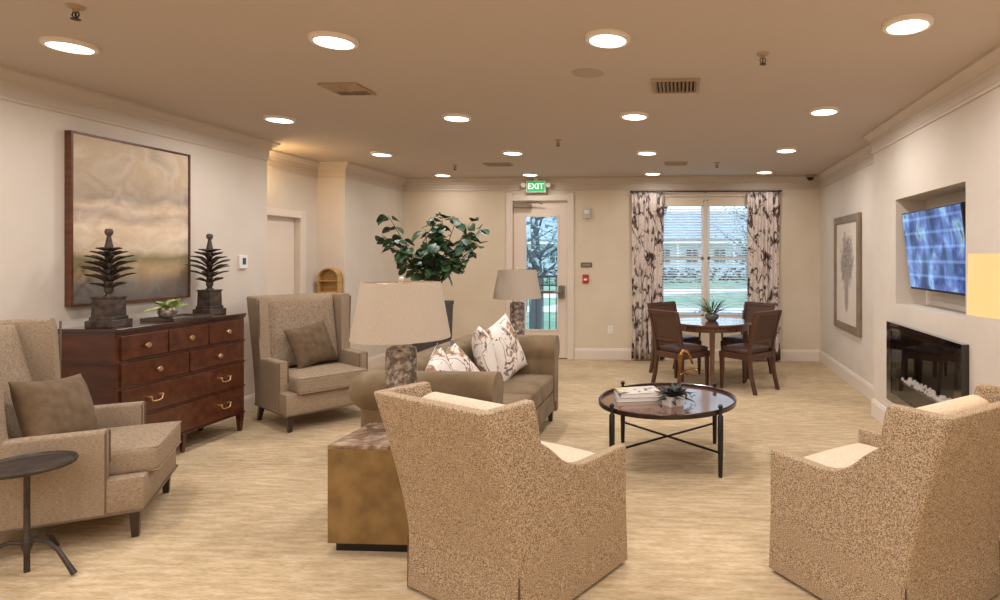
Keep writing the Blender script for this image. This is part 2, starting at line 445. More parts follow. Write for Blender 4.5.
# glazed exit door in the back wall
d1 = tag(bpy.data.objects.new('door_1', None), kind='structure'); COL.objects.link(d1)
d1.location = ((BX0+BX1)/2, YB, 0); DW = BX1-BX0
cs = MB()
for s in (-1,1): cs.box((s*(DW/2+.05),-.01,BDZ/2+.05),(.10,.03,BDZ+.1),bevel=.006)
cs.box((0,-.01,BDZ+.03),(DW+.004,.028,.096),bevel=.006)
cs.build('door_casing', M_trim, d1)
GX0,GX1,GZ0,GZ1 = -2.40-d1.location.x, -1.90-d1.location.x, .44, 2.17
dl = MB(); L0,L1 = -DW/2+.005, DW/2-.005
for a,b_,c,e in ((L0,GX0,.01,BDZ-.01),(GX1,L1,.01,BDZ-.01),(GX0,GX1,.01,GZ0),(GX0,GX1,GZ1,BDZ-.01)):
    dl.box(((a+b_)/2,.05,(c+e)/2),(b_-a,.05,e-c))
dl.build('door_leaf', M_door, d1)
gf = MB()
for a,b_,c,e in ((GX0-.02,GX0+.01,GZ0-.02,GZ1+.02),(GX1-.01,GX1+.02,GZ0-.02,GZ1+.02),(GX0,GX1,GZ0-.02,GZ0+.01),(GX0,GX1,GZ1-.01,GZ1+.02)):
    gf.box(((a+b_)/2,.022,(c+e)/2),(b_-a,.012,e-c),bevel=.003)
gf.build('glass_bead', M_trim, d1)
MB().box(((GX0+GX1)/2,.05,(GZ0+GZ1)/2),(GX1-GX0,.008,GZ1-GZ0)).build('door_glass', M_glass, d1)
pb = MB().box((-.02,-.03,1.02),(.60,.035,.05),bevel=.008)
pb.box((.33,-.0,1.02),(.085,.09,.2),bevel=.01); pb.box((-.34,-.0,1.02),(.07,.06,.09),bevel=.01)
pb.tube([(.33,-.05,1.02),(.33,-.09,1.02),(.28,-.1,1.02),(.23,-.1,1.02)],.012)
pb.build('panic_bar', M_chrome, d1)
dc = MB().box((-.26,-.02,BDZ-.09),(.26,.07,.07),bevel=.008)
dc.box((.05,-.01,BDZ-.012),(.8,.02,.018)); dc.tube([(-.2,-.04,BDZ-.05),(-.02,-.07,BDZ-.04),(.05,-.05,BDZ-.07)],.01)
dc.build('door_closer', M_chrome, d1)
MB().box((0,.07,.008),(DW,.1,.016)).build('threshold', M_chrome, d1)

# plain door in the alcove
d2 = tag(bpy.data.objects.new('door_2', None), kind='structure'); COL.objects.link(d2)
d2.location = (XA, (DY0+DY1)/2, 0); d2w = DY1-DY0
MB().box((-.09,0,DZ/2),(.045,d2w-.01,DZ-.01)).build('door_leaf', M_door, d2)
c2 = MB()
for s in (-1,1): c2.box((.01,s*(d2w/2+.045),DZ/2+.05),(.03,.09,DZ+.10),bevel=.006)
c2.box((.009,0,DZ+.045),(.03,d2w+.004,.088),bevel=.006)
c2.build('door_casing', M_trim, d2)
hb = MB().cyl((-.07,-d2w/2+.07,1.0),(-.02,-d2w/2+.07,1.0),.028).cyl((-.03,-d2w/2+.07,1.0),(-.03,-d2w/2+.18,1.0),.01)
hb.build('door_handle', M_chrome, d2)

# ---------------------------------------------------------------- ceiling lights
M_diff = mat('light_diffuser', (255,255,255), emis=(255,250,240), estr=6)
M_ring = mat('light_ring', (236,222,206), rough=.5)
LXS = [(-3.55,'left wall'),(-1.97,'sofa side'),(-.42,'middle'),(1.17,'right wall')]
lights = [(x, y) for y in (3.3,5.15,6.93,8.72) for x in (-3.55,-1.97,-.42,1.17)]
lights = [(-3.45, 3.23), (-1.92, 3.22), (-0.41, 3.26), (1.15, 3.13), (-3.48, 5.03), (-1.93, 5.04), (-0.41, 5.05), (1.15, 4.95), (-3.48, 6.79), (-1.94, 6.76), (-0.41, 6.83), (1.15, 6.74), (-3.48, 8.55), (-2.2, 8.55), (-0.43, 8.53), (1.14, 8.45)]
rowname = ['nearest row','second row from front','third row from front','farthest row']
colname = ['leftmost','second from left','third from left','rightmost']
lamp_d = bpy.data.lights.new('downlight','AREA'); lamp_d.shape = 'DISK'; lamp_d.size = .19
lamp_d.energy = LIGHT_W; lamp_d.color = LIGHT_C; lamp_d.spread = R(175)
lamp_far = lamp_d.copy(); lamp_far.energy = LIGHT_W*.26
cl0 = thing('ceiling_light', '', 'ceiling light', (0,0,H), 0, 'round ceiling downlights')
MB().lathe([(.124,0),(.124,-.012),(.118,-.022),(.10,-.024),(.098,-.016),(.098,0)]).build('trim_ring', M_ring, cl0, smooth=True)
MB().lathe([(0,-.004),(.098,-.004),(.098,-.02),(.085,-.024),(0,-.026)]).build('diffuser', M_diff, cl0, smooth=True)
lo = bpy.data.objects.new('light_source', lamp_d); COL.objects.link(lo); lo.parent = cl0; lo.location = (0,0,-.032)
def put_light(o, i, x, y):
    o.location = (x, y, H)
for i, (x, y) in enumerate(lights):
    lab = 'round white ceiling downlight, %s in the %s' % (colname[i % 4], rowname[i//4])
    if i == 0: o = cl0; o['label'] = lab; o.location = (x,y,H)
    else:
        c_ = dup(cl0, (x,y,H), 0, lab)
        if i > 11:
            for ch in [q for q in bpy.data.objects if q.parent == c_ and q.type == 'LIGHT']: ch.data = lamp_far
# rows of the same lights behind the camera (out of view)
for y, yn in ((1.47,'just before'),(-.36,'just behind'),(-1.9,'well behind')):
    for x, xn in ((-3.55,'leftmost'),(-1.97,'second from left'),(-.42,'third from left'),(1.17,'rightmost')):
        dup(cl0, (x,y,H), 0, 'white ceiling downlight out of view, %s, %s viewer' % (xn, yn))['group'] = 'ceiling lights out of view'

# hidden wall sconce in the alcove, its glow reaches the ceiling and the pillar
sc = thing('wall_sconce', 'small brass uplight sconce hidden in the door alcove', 'sconce', (-4.50, 6.08, 2.3), 0)
MB().box((0,.012,0),(.08,.02,.12),bevel=.004).build('wall_plate', M_brass, sc)
MB().lathe([(.02,-.06),(.06,.05),(.055,.05),(.015,-.055)], c=(0,.085,.02), n=20).build('cup', M_brass, sc, smooth=True)
pl = bpy.data.lights.new('sconce_bulb','POINT'); pl.energy = 9; pl.color = (1,.72,.36); pl.shadow_soft_size = .03
po = bpy.data.objects.new('bulb', pl); COL.objects.link(po); po.parent = sc; po.location = (0,.09,.1)

# ---------------------------------------------------------------- ceiling fittings
def sprinkler(x, y, label, first=[None]):
    if first[0]:
        return dup(first[0], (x,y,H), 0, label)
    t = thing('fire_sprinkler', label, 'sprinkler', (x,y,H), 0, 'ceiling sprinklers')
    MB().lathe([(0,0),(.038,0),(.03,-.012),(.012,-.016),(.012,-.03),(0,-.03)],n=20).build('escutcheon', M_vent, t, smooth=True)
    fr = MB(); 
    for s in (-1,1): fr.tube([(s*.01,0,-.028),(s*.018,0,-.042),(s*.006,0,-.062)],.003)
    fr.lathe([(0,-.06),(.02,-.062),(.02,-.066),(0,-.066)],n=12); fr.cyl((0,0,-.03),(0,0,-.06),.004,n=8)
    fr.build('deflector', M_iron, t)
    first[0] = t; return t
sprinkler(-2.9, 2.74, 'brass fire sprinkler at top left edge of the picture')
sprinkler(.47, 3.56, 'brass fire sprinkler near the right front of ceiling, above the armchair')
sprinkler(.43, 7.65, 'small fire sprinkler on ceiling in front of the window')
sprinkler(-2.97, 7.7, 'small fire sprinkler at the back left of ceiling')
sprinkler(-1.28, 6.1, 'fire sprinkler in the middle of ceiling in front of exit sign')
def vent(x, y, w, d, label, kind, rz=0):
    t = thing('ceiling_vent', label, 'air vent', (x,y,H), rz, 'ceiling air vents')
    fr = MB()
    for s in (-1,1):
        fr.box((s*(w/2-.012),0,-.008),(.024,d,.016)); fr.box((0,s*(d/2-.012),-.008),(w-.048,.024,.016))
    fr.build('frame', M_vent, t)
    MB().box((0,0,-.002),(w-.04,d-.04,.003)).build('duct_shade', M_ventdark, t)  # flat dark sheet, its colour stands in for the shade behind the louvres
    sl = MB()
    if kind == 'x':
        n = 11
        for i in range(n): sl.box((-w/2+.03+(w-.06)*i/(n-1),0,-.012),(.003,d-.04,.024),rot=(0,R(35),0))
    else:
        n = 7
        for i in range(n): sl.box((0,-d/2+.035+(d-.07)*i/(n-1),-.012),(w-.04,.003,.028),rot=(R(40 if i < n/2 else -40),0,0))
        sl.box((0,0,-.014),(.004,d-.04,.02))
    sl.build('louvres', M_vent, t); return t
vent(-2.38, 4.16, .27, .28, 'square metal ceiling vent above the left lounge area', 'y')
vent(-.05, 4.19, .33, .32, 'ceiling vent with open louvres near the middle of the ceiling', 'x')
vent(-2.38, 7.64, .34, .2, 'flat ceiling vent in front of the exit sign', 'y')
vent(-.09, 7.66, .3, .2, 'flat ceiling vent between the two rear rows of lights, near the window', 'y')
t = thing('ceiling_speaker','flat round ceiling speaker grille painted like the ceiling','speaker',(-.62,3.89,H))
MB().lathe([(0,-.006),(.085,-.006),(.1,-.003),(.105,0),(0,0)],n=32).build('grille', mat('speaker_grille',(176,160,146),rough=.8), t, smooth=True)
t = thing('security_camera','small dome security camera in the far right ceiling corner','security camera',(1.86,8.86,H))
MB().lathe([(0,0),(.07,0),(.07,-.03),(.055,-.035),(0,-.035)],n=24).build('mount', M_vent, t, smooth=True)
MB().lathe([(.05,-.035),(.048,-.055),(.035,-.075),(.015,-.085),(0,-.086)],n=24).build('dome', M_black, t, smooth=True)

# exit sign hanging from the ceiling in front of the door
ex = thing('exit_sign','illuminated green exit sign with lettering above glazed door','exit sign',(-2.21,8.95,2.61))
MB().box((0,0,0),(.30,.05,.18),bevel=.006).build('housing', M_white, ex)
MB().box((0,-.027,0),(.27,.004,.155)).build('green_panel', mat('exit_green',(40,160,90),emis=(40,190,110),estr=.45), ex)
MB().box((0,0,.108),(.06,.04,.05)).build('ceiling_mount', M_white, ex)
fc = bpy.data.curves.new('letters','FONT'); fc.body = 'EXIT'; fc.size = .12; fc.align_x='CENTER'; fc.align_y='CENTER'; fc.extrude=.002; fc.offset=.002
fo = bpy.data.objects.new('tmp', fc); COL.objects.link(fo)
bpy.context.view_layer.update()
me = bpy.data.meshes.new_from_object(fo.evaluated_get(bpy.context.evaluated_depsgraph_get()))
bpy.data.objects.remove(fo)
me.materials.append(mat('exit_letter',(235,255,240),emis=(225,255,235),estr=.5))
if len(me.materials) > 1: me.materials.pop(index=0)
link_obj('exit_lettering', me, ex, (0,-.0305,0), (PI/2,0,0))
for s in (-1,1):
    MB().cyl((s*.15,0,.02),(s*.185,0,.03),.016,n=10).cyl((s*.19,.02,.03),(s*.19,-.03,.02),.03,.036,n=14).build('emergency_lamp', M_white, ex, smooth=True)

# wall fittings
t = thing('fire_alarm_strobe','white fire alarm strobe box high on wall right of glazed door','alarm',(-1.45,YB,2.21))
MB().box((0,-.02,0),(.12,.04,.16),bevel=.006).build('body', mat('alarm_grey',(200,192,184),rough=.5), t)
MB().box((0,-.047,.02),(.07,.016,.06),bevel=.004).build('lens', M_white, t)
t = thing('door_sign','small dark plaque on wall right of glazed door','sign',(-1.46,YB,1.43))
MB().box((0,-.006,0),(.17,.012,.075),bevel=.003).build('plaque', mat('plaque_grey',(112,98,84),rough=.5), t)
MB().box((0,-.013,0),(.12,.002,.018)).build('text_line', mat('plaque_text',(160,146,130),rough=.5), t)
t = thing('fire_pull_station','red fire alarm pull station under dark wall plaque','fire alarm',(-1.47,YB,1.22))
MB().box((0,-.02,0),(.09,.04,.13),bevel=.006).build('box', mat('alarm_red',(190,40,36),rough=.4), t)
MB().box((0,-.045,-.01),(.05,.012,.03),bevel=.003).build('pull_handle', M_white, t)
def outlet(x,y,z,rz,label):
    t = thing('wall_outlet',label,'outlet',(x,y,z),rz)
    MB().box((0,-.004,0),(.075,.008,.12),bevel=.003).build('cover_plate', M_white, t)
    m = MB()
    for s in (-1,1): m.box((0,-.009,s*.025),(.034,.003,.03),bevel=.001)
    m.build('sockets', M_trim, t)
outlet(-1.10,YB,.45,0,'white electrical outlet low on back wall left of curtain')
t = thing('thermostat','small white thermostat on wall right of the painting','thermostat',(XL,5.72,1.5),R(90))
MB().box((0,-.012,0),(.10,.024,.13),bevel=.006).build('case', M_white, t)
MB().box((.0,-.0255,.008),(.042,.003,.065)).build('display', mat('display_dark',(60,66,72),rough=.2), t)

# arched wooden wall niche on the pillar
t = thing('wall_niche','small arched golden wooden wall shelf box on alcove pillar','wall shelf',(-4.455,7.45,1.10))
wn_, hn_ = .27, .31
def arch(w,h,n=16): 
    return [(-w/2,0),(w/2,0)] + [(w/2*math.cos(PI*i/n), h-w/2+w/2*math.sin(PI*i/n)) for i in range(n+1)]
M_honey = mat('honey_wood',(176,136,78),(196,156,96),rough=.5,scale=4,stretch=(1,1,8))
A = arch(wn_,hn_); B = [(x*.88, .018+(z)*.9) for x,z in A]
rm = MB(); ra=[(x,-.11,z) for x,z in A]; rb=[(x,-.11,z) for x,z in B]; rc=[(x,-.012,z) for x,z in B]; rd=[(x,0,z) for x,z in A]
rm.loft([rd,ra,rb,rc],caps=False); rm.build('arched_surround', M_honey, t, smooth=True)
MB().prism(A,-.012,-.001,axis='y').build('back_panel', M_honey, t)
MB().box((0,-.06,.15),(.25,.09,.012)).build('shelf', M_honey, t)

# ---------------------------------------------------------------- curtains and rod
rod = thing('curtain_rod','dark metal curtain rod with finials above the window','curtain rod',(.335,YB-.08,2.525))
MB().cyl((-1.10,0,0),(1.10,0,0),.011).build('rod', M_iron, rod, smooth=True)
for s in (-1,1):
    MB().lathe([(0,-.02),(.016,-.012),(.02,0),(.016,.012),(0,.02)],c=(s*1.11,0,0),n=16).build('finial', M_iron, rod, smooth=True)
for s in (-1,0,1):
    MB().box((s*1.03,.04,-.012),(.014,.08,.014)).build('bracket', M_iron, rod)
def curtain(x0, x1, label, seed):
    rnd = random.Random(seed); w = x1-x0; nx = 110; nz = 14; ht = 2.49
    mb = MB(); rows = []
    for j in range(nz+1):
        z = ht*(1-j/nz); row = []
        for i in range(nx+1):
            u = i/nx
            y = .032*math.sin(u*2*PI*6.3+.5*math.sin(3*u+seed)) * (1+.25*math.sin(z*2+u*9)) + .01*math.sin(u*41+z*1.5)
            x = (u-.5)*w*(1+.03*math.cos(z*2.1)) + .008*math.sin(z*3+u*20)
            row.append(mb.bm.verts.new((x,y,z)))
        rows.append(row)
    for A_, B_ in zip(rows, rows[1:]):
        for i in range(nx): mb.bm.faces.new([A_[i],A_[i+1],B_[i+1],B_[i]])
    o = thing('curtain', label, 'curtain', ((x0+x1)/2, YB-.08, .02), 0, 'window curtains')
    f = mb.build('fabric', M_curtain, o, smooth=True, angle=180)
    md = f.modifiers.new('thickness','SOLIDIFY'); md.thickness = .003
    rg = MB()
    for k in range(7):
        x = (k/6-.5)*w*.94
        rg.tube([(x,.017*math.cos(a),2.505+.017*math.sin(a)) for a in [2*PI*q/12 for q in range(13)]],.003,n=6)
    rg.build('curtain_rings', M_iron, o)
curtain(-.765,-.29,'left printed curtain with brown branch pattern beside window',1)
curtain(.95,1.43,'right printed curtain with brown branch pattern beside window',4)

# ---------------------------------------------------------------- artwork
pt = thing('landscape_painting','large square abstract landscape painting in wooden frame above dresser','painting',(XL+.004,4.53,1.20),R(90))
pw, ph = 1.02, 1.24
fr = MB()
for s in (-1,1):
    fr.box((s*(pw/2-.007),-.025,ph/2),(.014,.05,ph)); fr.box((0,-.025,ph/2+s*(ph/2-.007)),(pw-.028,.05,.014))
fr.build('picture_frame', mat('walnut_frame',(84,46,28),(108,64,40),rough=.4,scale=4,stretch=(1,1,6)), pt)
MB().box((0,-.021,ph/2),(pw-.028,.036,ph-.028)).build('canvas', M_painting, pt)
ar = thing('framed_tree_print','tall framed tree drawing in wide taupe frame on right wall','picture',(XF-.004,7.50,.64),0)
aw, ah = 1.12, 1.42
fr = MB()
for s in (-1,1):
    fr.box((-.02,s*(aw/2-.045),ah/2),(.04,.09,ah),bevel=.006); fr.box((-.0195,0,ah/2+s*(ah/2-.045)),(.039,aw-.17,.09),bevel=.006)
fr.build('picture_frame', mat('taupe_frame',(122,104,88),(140,122,104),rough=.45,scale=6), ar)
MB().box((-.012,0,ah/2),(.02,aw-.17,ah-.17)).build('tree_drawing', M_treeart, ar)

# ---------------------------------------------------------------- television and fireplace
def tvscreen(n, l, tc):
    v = tc.outputs['Object']
    sep = n.new('ShaderNodeSeparateXYZ'); l.new(v, sep.inputs['Vector'])
    a = nd_ramp(n, l, nd_noise(n, l, v, 5, 3, (1,1.4,1), .4), [(.3,(16,24,60)),(.45,(40,70,140)),(.56,(96,120,200)),(.66,(150,196,226)),(.75,(60,50,80))])
    st = nd_math(n, l, 'SINE', nd_math(n, l, 'MULTIPLY', sep.outputs['Z'], 55.0))
    st = nd_ramp(n, l, nd_math(n, l, 'MULTIPLY', nd_math(n, l, 'ADD', st, 1.0), .5), [(.85,(0,0,0)),(.98,(120,150,190))])
    ve = nd_math(n, l, 'SINE', nd_math(n, l, 'MULTIPLY', sep.outputs['Y'], 17.0))
    ve = nd_ramp(n, l, nd_math(n, l, 'MULTIPLY', nd_math(n, l, 'ADD', ve, 1.0), .5), [(.75,(0,0,0)),(.95,(110,150,200))])
    return nd_mix(n, l, .5, nd_mix(n, l, .6, a, st, 'ADD'), ve, 'ADD')
M_screen = bpy.data.materials.new('tv_picture'); M_screen.use_nodes = True
_n = M_screen.node_tree.nodes; _l = M_screen.node_tree.links; _b = _n['Principled BSDF']
_tc = _n.new('ShaderNodeTexCoord'); _c = tvscreen(_n,_l,_tc)
_l.new(_c, _b.inputs['Emission Color']); _b.inputs['Emission Strength'].default_value = .8
_b.inputs['Base Color'].default_value = (.01,.01,.012,1); _b.inputs['Roughness'].default_value = .15
tv = thing('wall_television','flat television tilted in wall recess, blue picture','television',(XR+.05,4.68,1.60),0)
tvw, tvh = 1.10, .645
bd = MB().box((.022,0,0),(.045,tvw,tvh),bevel=.004).build('casing', M_black, tv, rot=(0,R(-7),0))
sc_ = MB().box((-.002,0,.004),(.004,tvw-.024,tvh-.03)).build('screen', M_screen, tv, rot=(0,R(-7),0))
mt = MB().box((RD-.058,0,0),(.014,.4,.3)); 
for s in (-1,1): mt.box((.12,s*.14,0),(.2,.03,.25))
mt.build('wall_mount', M_black, tv)
t = thing('wall_outlet','white cable outlet at bottom near corner of television recess','outlet',(XR+RD,4.2,1.22),0)
MB().box((-.004,0,0),(.008,.075,.12),bevel=.003).build('cover_plate', M_white, t)
MB().box((-.009,0,0),(.004,.03,.05),bevel=.001).build('socket', M_trim, t)

fp = thing('electric_fireplace','black glass fronted electric fireplace with crystals set in right wall','fireplace',(XR,4.71,.29),0)
M_dglass = bpy.data.materials.new('dark_glass'); M_dglass.use_nodes = True
_n = M_dglass.node_tree.nodes; _l = M_dglass.node_tree.links
_t = _n.new('ShaderNodeBsdfTransparent'); _g = _n.new('ShaderNodeBsdfGlossy'); _g.inputs['Roughness'].default_value = .01
_t.inputs['Color'].default_value = (.85,.82,.8,1); _mx = _n.new('ShaderNodeMixShader')
_f = _n.new('ShaderNodeFresnel'); _f.inputs['IOR'].default_value = 1.75
_ge = _n.new('ShaderNodeNewGeometry'); _sb = _n.new('ShaderNodeMath'); _sb.operation = 'SUBTRACT'; _sb.inputs[0].default_value = 1
_l.new(_ge.outputs['Backfacing'], _sb.inputs[1]); _mu = _n.new('ShaderNodeMath'); _mu.operation = 'MULTIPLY'
_l.new(_sb.outputs[0], _mu.inputs[0]); _l.new(_f.outputs[0], _mu.inputs[1]); _l.new(_mu.outputs[0], _mx.inputs[0]); _l.new(_t.outputs[0], _mx.inputs[1]); _l.new(_g.outputs[0], _mx.inputs[2])
_l.new(_mx.outputs[0], _n['Material Output'].inputs['Surface'])
M_bgloss = mat('black_gloss', (10,9,9), rough=.04, coat=1)
fw, fh = 1.44, .69
bo = MB()  # black surround of the glass face, then firebox inside
for s in (-1,1): bo.box((-.025,s*(fw/2-.055),fh/2),(.05,.11,fh))
bo.box((-.025,0,.04),(.05,fw-.22,.08)); bo.box((-.025,0,fh-.035),(.05,fw-.22,.07))
bo.build('glass_surround', M_bgloss, fp)
fb = MB(); iy0,iy1 = FY0-4.71, FY1-4.71
fb.box((.18,(iy0+iy1)/2,fh/2),(.01,iy1-iy0-.01,.54)); fb.box((.09,(iy0+iy1)/2,.085),(.17,iy1-iy0-.02,.01)); fb.box((.09,(iy0+iy1)/2,.615),(.17,iy1-iy0-.02,.01))
for q in (iy0+.01,iy1-.01): fb.box((.09,q,fh/2),(.17,.01,.53))
fb.build('firebox', mat('firebox_black',(22,19,18),rough=.5), fp)
MB().box((-.044,0,fh/2-.0),(.006,fw-.22,fh-.15)).build('front_glass', M_dglass, fp)
MB().box((.06,0,.14),(.13,fw-.26,.10)).build('burner_tray', mat('burner_tray',(50,44,40),rough=.3,metal=.6), fp)
rnd = random.Random(8); cr = MB()
for k in range(110):
    y = rnd.uniform(-fw/2+.16, fw/2-.16); x = rnd.uniform(.01,.10); s = rnd.uniform(.006,.019)
    g = bmesh.ops.create_icosphere(cr.bm, subdivisions=1, radius=s)
    q = Matrix.Rotation(rnd.random()*6,4,(rnd.random(),rnd.random(),1))
    for v in g['verts']: v.co = (q @ v.co)*1.0 + Vector((x,y,.195+s*.4+rnd.uniform(0,.015)))
tag(cr.build('crystals', mat('glass_crystal_lit',(200,196,194),rough=.05,emis=(255,240,225),estr=.35), fp), kind='stuff')  # faint emission stands in for light falling on the crystals

# ---------------------------------------------------------------- exterior (seen through window and door)
M_lawn = mat('lawn', (96,132,104), (140,164,134), rough=.95, scale=1.2, detail=6)
M_snowpath = mat('path_concrete', (214,216,220), rough=.9)
gp = MB()
n_ = 40
gp.box((0, 45, -.35), (140, 71, .1)); tag(gp.build('lawn_ground', M_lawn), kind='structure')
pa = MB()
def ribbon(mb, pts, w, z):
    L=[];Rr=[]
    for i,p in enumerate(pts):
        p=Vector(p); d=(Vector(pts[min(i+1,len(pts)-1)])-Vector(pts[max(i-1,0)])).normalized(); nn=Vector((d.y,-d.x))
        L.append((p.x+nn.x*w/2,p.y+nn.y*w/2)); Rr.append((p.x-nn.x*w/2,p.y-nn.y*w/2))
    for i in range(len(pts)-1):
        mb.prism([L[i],L[i+1],Rr[i+1],Rr[i]], z, z+.04)
ribbon(pa, [(-12,27),(-5,28.5),(0,32),(5,34),(14,35)], 3.2, -.31)
ribbon(pa, [(0,32),(-3,27),(-4,21)], 2.2, -.305)
pa.box((-1,10.6,-.29),(14,2.8,.04)); pa.box((0,21,-.30),(26,2.2,.04))
tag(pa.build('concrete_path', M_snowpath), kind='structure')
rnd = random.Random(3)
def shrub(x,y,r,h,label,dens=200,group='shrubs outside',c=(70,92,78),c2=(120,140,118)):
    mb = MB(); 
    for k in range(dens):
        a=rnd.random()*2*PI; t_=rnd.random(); rr=r*math.sqrt(max(.05,1-(2*t_-1)**2))*rnd.uniform(.6,1)
        p=Vector((rr*math.cos(a),rr*math.sin(a),h*t_))
        mb.leaf(p,(math.cos(a),math.sin(a),rnd.uniform(-.2,.9)),.16*rnd.uniform(.7,1.3)*max(1,r),.09*max(1,r),n=2)
    mb.cyl((0,0,0),(0,0,h*.6),.03*max(1,r),n=6)
    o=mb.build('shrub', mat('shrub_leaf',c,c2,rough=.8,scale=3), None, (x,y,-.3), recalc=False); tag(o,label,'shrub',group)
for i,(x,y) in enumerate([(-1.7,14.1),(-.7,14.2),(.35,14.0),(1.4,14.2)]):
    shrub(x,y,.42,.55,['low grey green shrub outside, left of the window mullion','low shrub outside just left of window centre','low shrub outside just right of window centre','low shrub outside at right side of window'][i],160)
hd = MB()
for k in range(1800):
    x=rnd.uniform(-16,18); z=rnd.uniform(0,1.0); hd.leaf((x,rnd.uniform(-.5,.5),z),(rnd.uniform(-1,1),-1,rnd.uniform(0,1)),.5,.3,n=2)
tag(hd.build('hedge', mat('hedge_leaf',(74,86,86),(110,122,120),rough=.9,scale=2), None, (0,42,-.3), recalc=False),'long grey clipped hedge across lawn in front of white house','hedge')
# white house across the lawn
hs = thing('house','long white house with dark windows and grey roof across lawn','house',(-3,60,-.3))
M_siding = mat('white_siding',(222,224,230),rough=.7)
MB().box((0,3,1.9),(52,6,3.8)).build('wall', M_siding, hs)
MB().prism([(-.6,3.6),(6.6,3.6),(3.0,6.6)],-26.6,26.6,axis='x').build('roof', mat('slate_roof',(150,162,182),(176,186,200),rough=.8,scale=2,stretch=(1,1,6)), hs)
M_hwin = mat('house_window',(70,84,104),rough=.2)
for k in range(18):
    x = -23.6+k*2.75
    w = MB().box((x,-.03,1.9),(1.25,.06,1.6)).build('window', M_trim, hs)
    pm = MB()
    for sx in (-1,1):
        for sz in (-1,1): pm.box((x+sx*.29,-.065,1.9+sz*.36),(.5,.02,.62))
    pm.build('pane', M_hwin, w)
pc = MB()
for k in range(19): pc.box((-25+k*2.75,-1.3,1.6),(.2,.2,3.2))
pc.box((0,-.7,3.25),(52,1.6,.25)); pc.build('porch', M_white, hs)
# lamp post on the lawn
t = thing('street_lamp','dark lamp post with small tree guard outside the window','street lamp',(-.68,19.5,-.3))
MB().cyl((0,0,0),(0,0,3.2),.05,.035,n=10).build('post', M_iron, t)
MB().lathe([(.1,3.2),(.2,3.5),(.14,3.62),(0,3.7)],n=12).build('lantern', M_iron, t)
# railing and tree outside the door
rl = thing('metal_railing','dark metal railing outside the glazed door','railing',(-2.6,11.6,-.3))
mb = MB()
for k in range(22): mb.cyl((-1.3+k*.13,0,.1),(-1.3+k*.13,0,1.45),.011,n=6)
mb.build('balusters', M_iron, rl)
MB().box((.07,0,1.47),(3.0,.05,.04)).box((.07,0,1.3),(3.0,.03,.03)).box((.07,0,.12),(3.0,.04,.03)).build('rails', M_iron, rl)
mb = MB(); 
for x in (-1.4,1.5): mb.box((x,0,.75),(.06,.06,1.5))
mb.build('posts', M_iron, rl)
def outtree(x,y,h,label,seed):
    t = thing('garden_tree',label,'tree',(x,y,-.3),0,'trees outside'); rnd=random.Random(seed)
    tk = MB().tube([(0,0,0),(.05,0,h*.3),(-.05,.05,h*.6),(0,0,h*.9)],[.16,.13,.09,.03])
    tips=[]
    for k in range(16):
        a=rnd.random()*6.3; z=h*rnd.uniform(.25,.8); L=rnd.uniform(.8,1.8)
        e=(L*math.cos(a),L*math.sin(a),z+L*rnd.uniform(.3,.9)); tk.tube([(0,0,z),(e[0]*.5,e[1]*.5,z+(e[2]-z)*.4),e],[.05,.03,.012],n=5); tips.append(((0,0,z),e))
    tk.build('trunk', mat('bark_grey',(96,92,94),rough=.9), t)
    lf=MB()
    for k in range(1100):
        b,e=rnd.choice(tips); f=rnd.uniform(.3,1.15); p=Vector(b).lerp(Vector(e),f)+Vector((rnd.gauss(0,.28),rnd.gauss(0,.28),rnd.gauss(0,.28)))
        lf.leaf(p,(rnd.uniform(-1,1),rnd.uniform(-1,1),rnd.uniform(-.5,1)),.16,.09,n=2)
    lf.build('foliage', mat('pale_leaf',(110,138,138),(190,206,208),rough=.8,scale=4), t, recalc=False)
outtree(-3.6,14.5,4.6,'leafy grey green tree outside the glazed door',5)
outtree(-5.4,20,6.5,'taller tree farther off behind glazed door glass',6)
outtree(2.9,26,5.0,'distant bare leaved tree at right of window view',7)

# ---------------------------------------------------------------- upholstery helpers
def smooth01(x): x = max(0,min(1,x)); return x*x*(3-2*x)
def ushell(w, d, prof, r=.05, step=.03, front=0.0, cuts=()):
    """U shaped shell open to -Y. prof(x,y)-> closed list of (offset inward, z)."""
    W, D = w/2, d/2; pts = []
    ys = []; y = -D+front
    while y < D-r: ys.append(y); y += step
    ys = sorted(set(ys+list(cuts)))
    for y in ys: pts.append((-W,y,-1,0))
    for i in range(7):
        a = PI - (PI/2)*i/6; pts.append((-W+r+r*math.cos(a), D-r+r*math.sin(a), math.cos(a), math.sin(a)))
    n = max(4,int((w-2*r)/(step*2)))
    for i in range(1,n): pts.append((-W+r+(w-2*r)*i/n, D, 0, 1))
    for i in range(7):
        a = PI/2 - (PI/2)*i/6; pts.append((W-r+r*math.cos(a), D-r+r*math.sin(a), math.cos(a), math.sin(a)))
    for y in reversed(ys): pts.append((W,y,1,0))
    rings = []
    for (x,y,nx,ny) in pts:
        ring = []
        for (o,z) in prof(x,y):
            px, py = x-nx*o, y-ny*o
            if o > 0:
                px = max(-W+o, min(W-o, px)); py = min(py, D-o)
            ring.append((px,py,z))
        rings.append(ring)
    mb = MB(); mb.loft(rings); return mb
def std_prof(h, z0, zin, t, rr=.02, nz=9, ni=4):
    p = [(0, z0+(h-rr-z0)*i/nz) for i in range(nz+1)]
    p += [(rr*(1-math.cos(a)), h-rr+rr*math.sin(a)) for a in (PI/6,PI/3,PI/2)]
    p += [(t-rr*(1-math.cos(a)), h-rr+rr*math.sin(a)) for a in (PI/2,PI/3,PI/6,0)]
    p += [(t, h-rr-(h-rr-zin)*i/ni) for i in range(1,ni+1)]
    p += [(t*.5, zin)]
    p += [(t*.5, z0)]
    return p
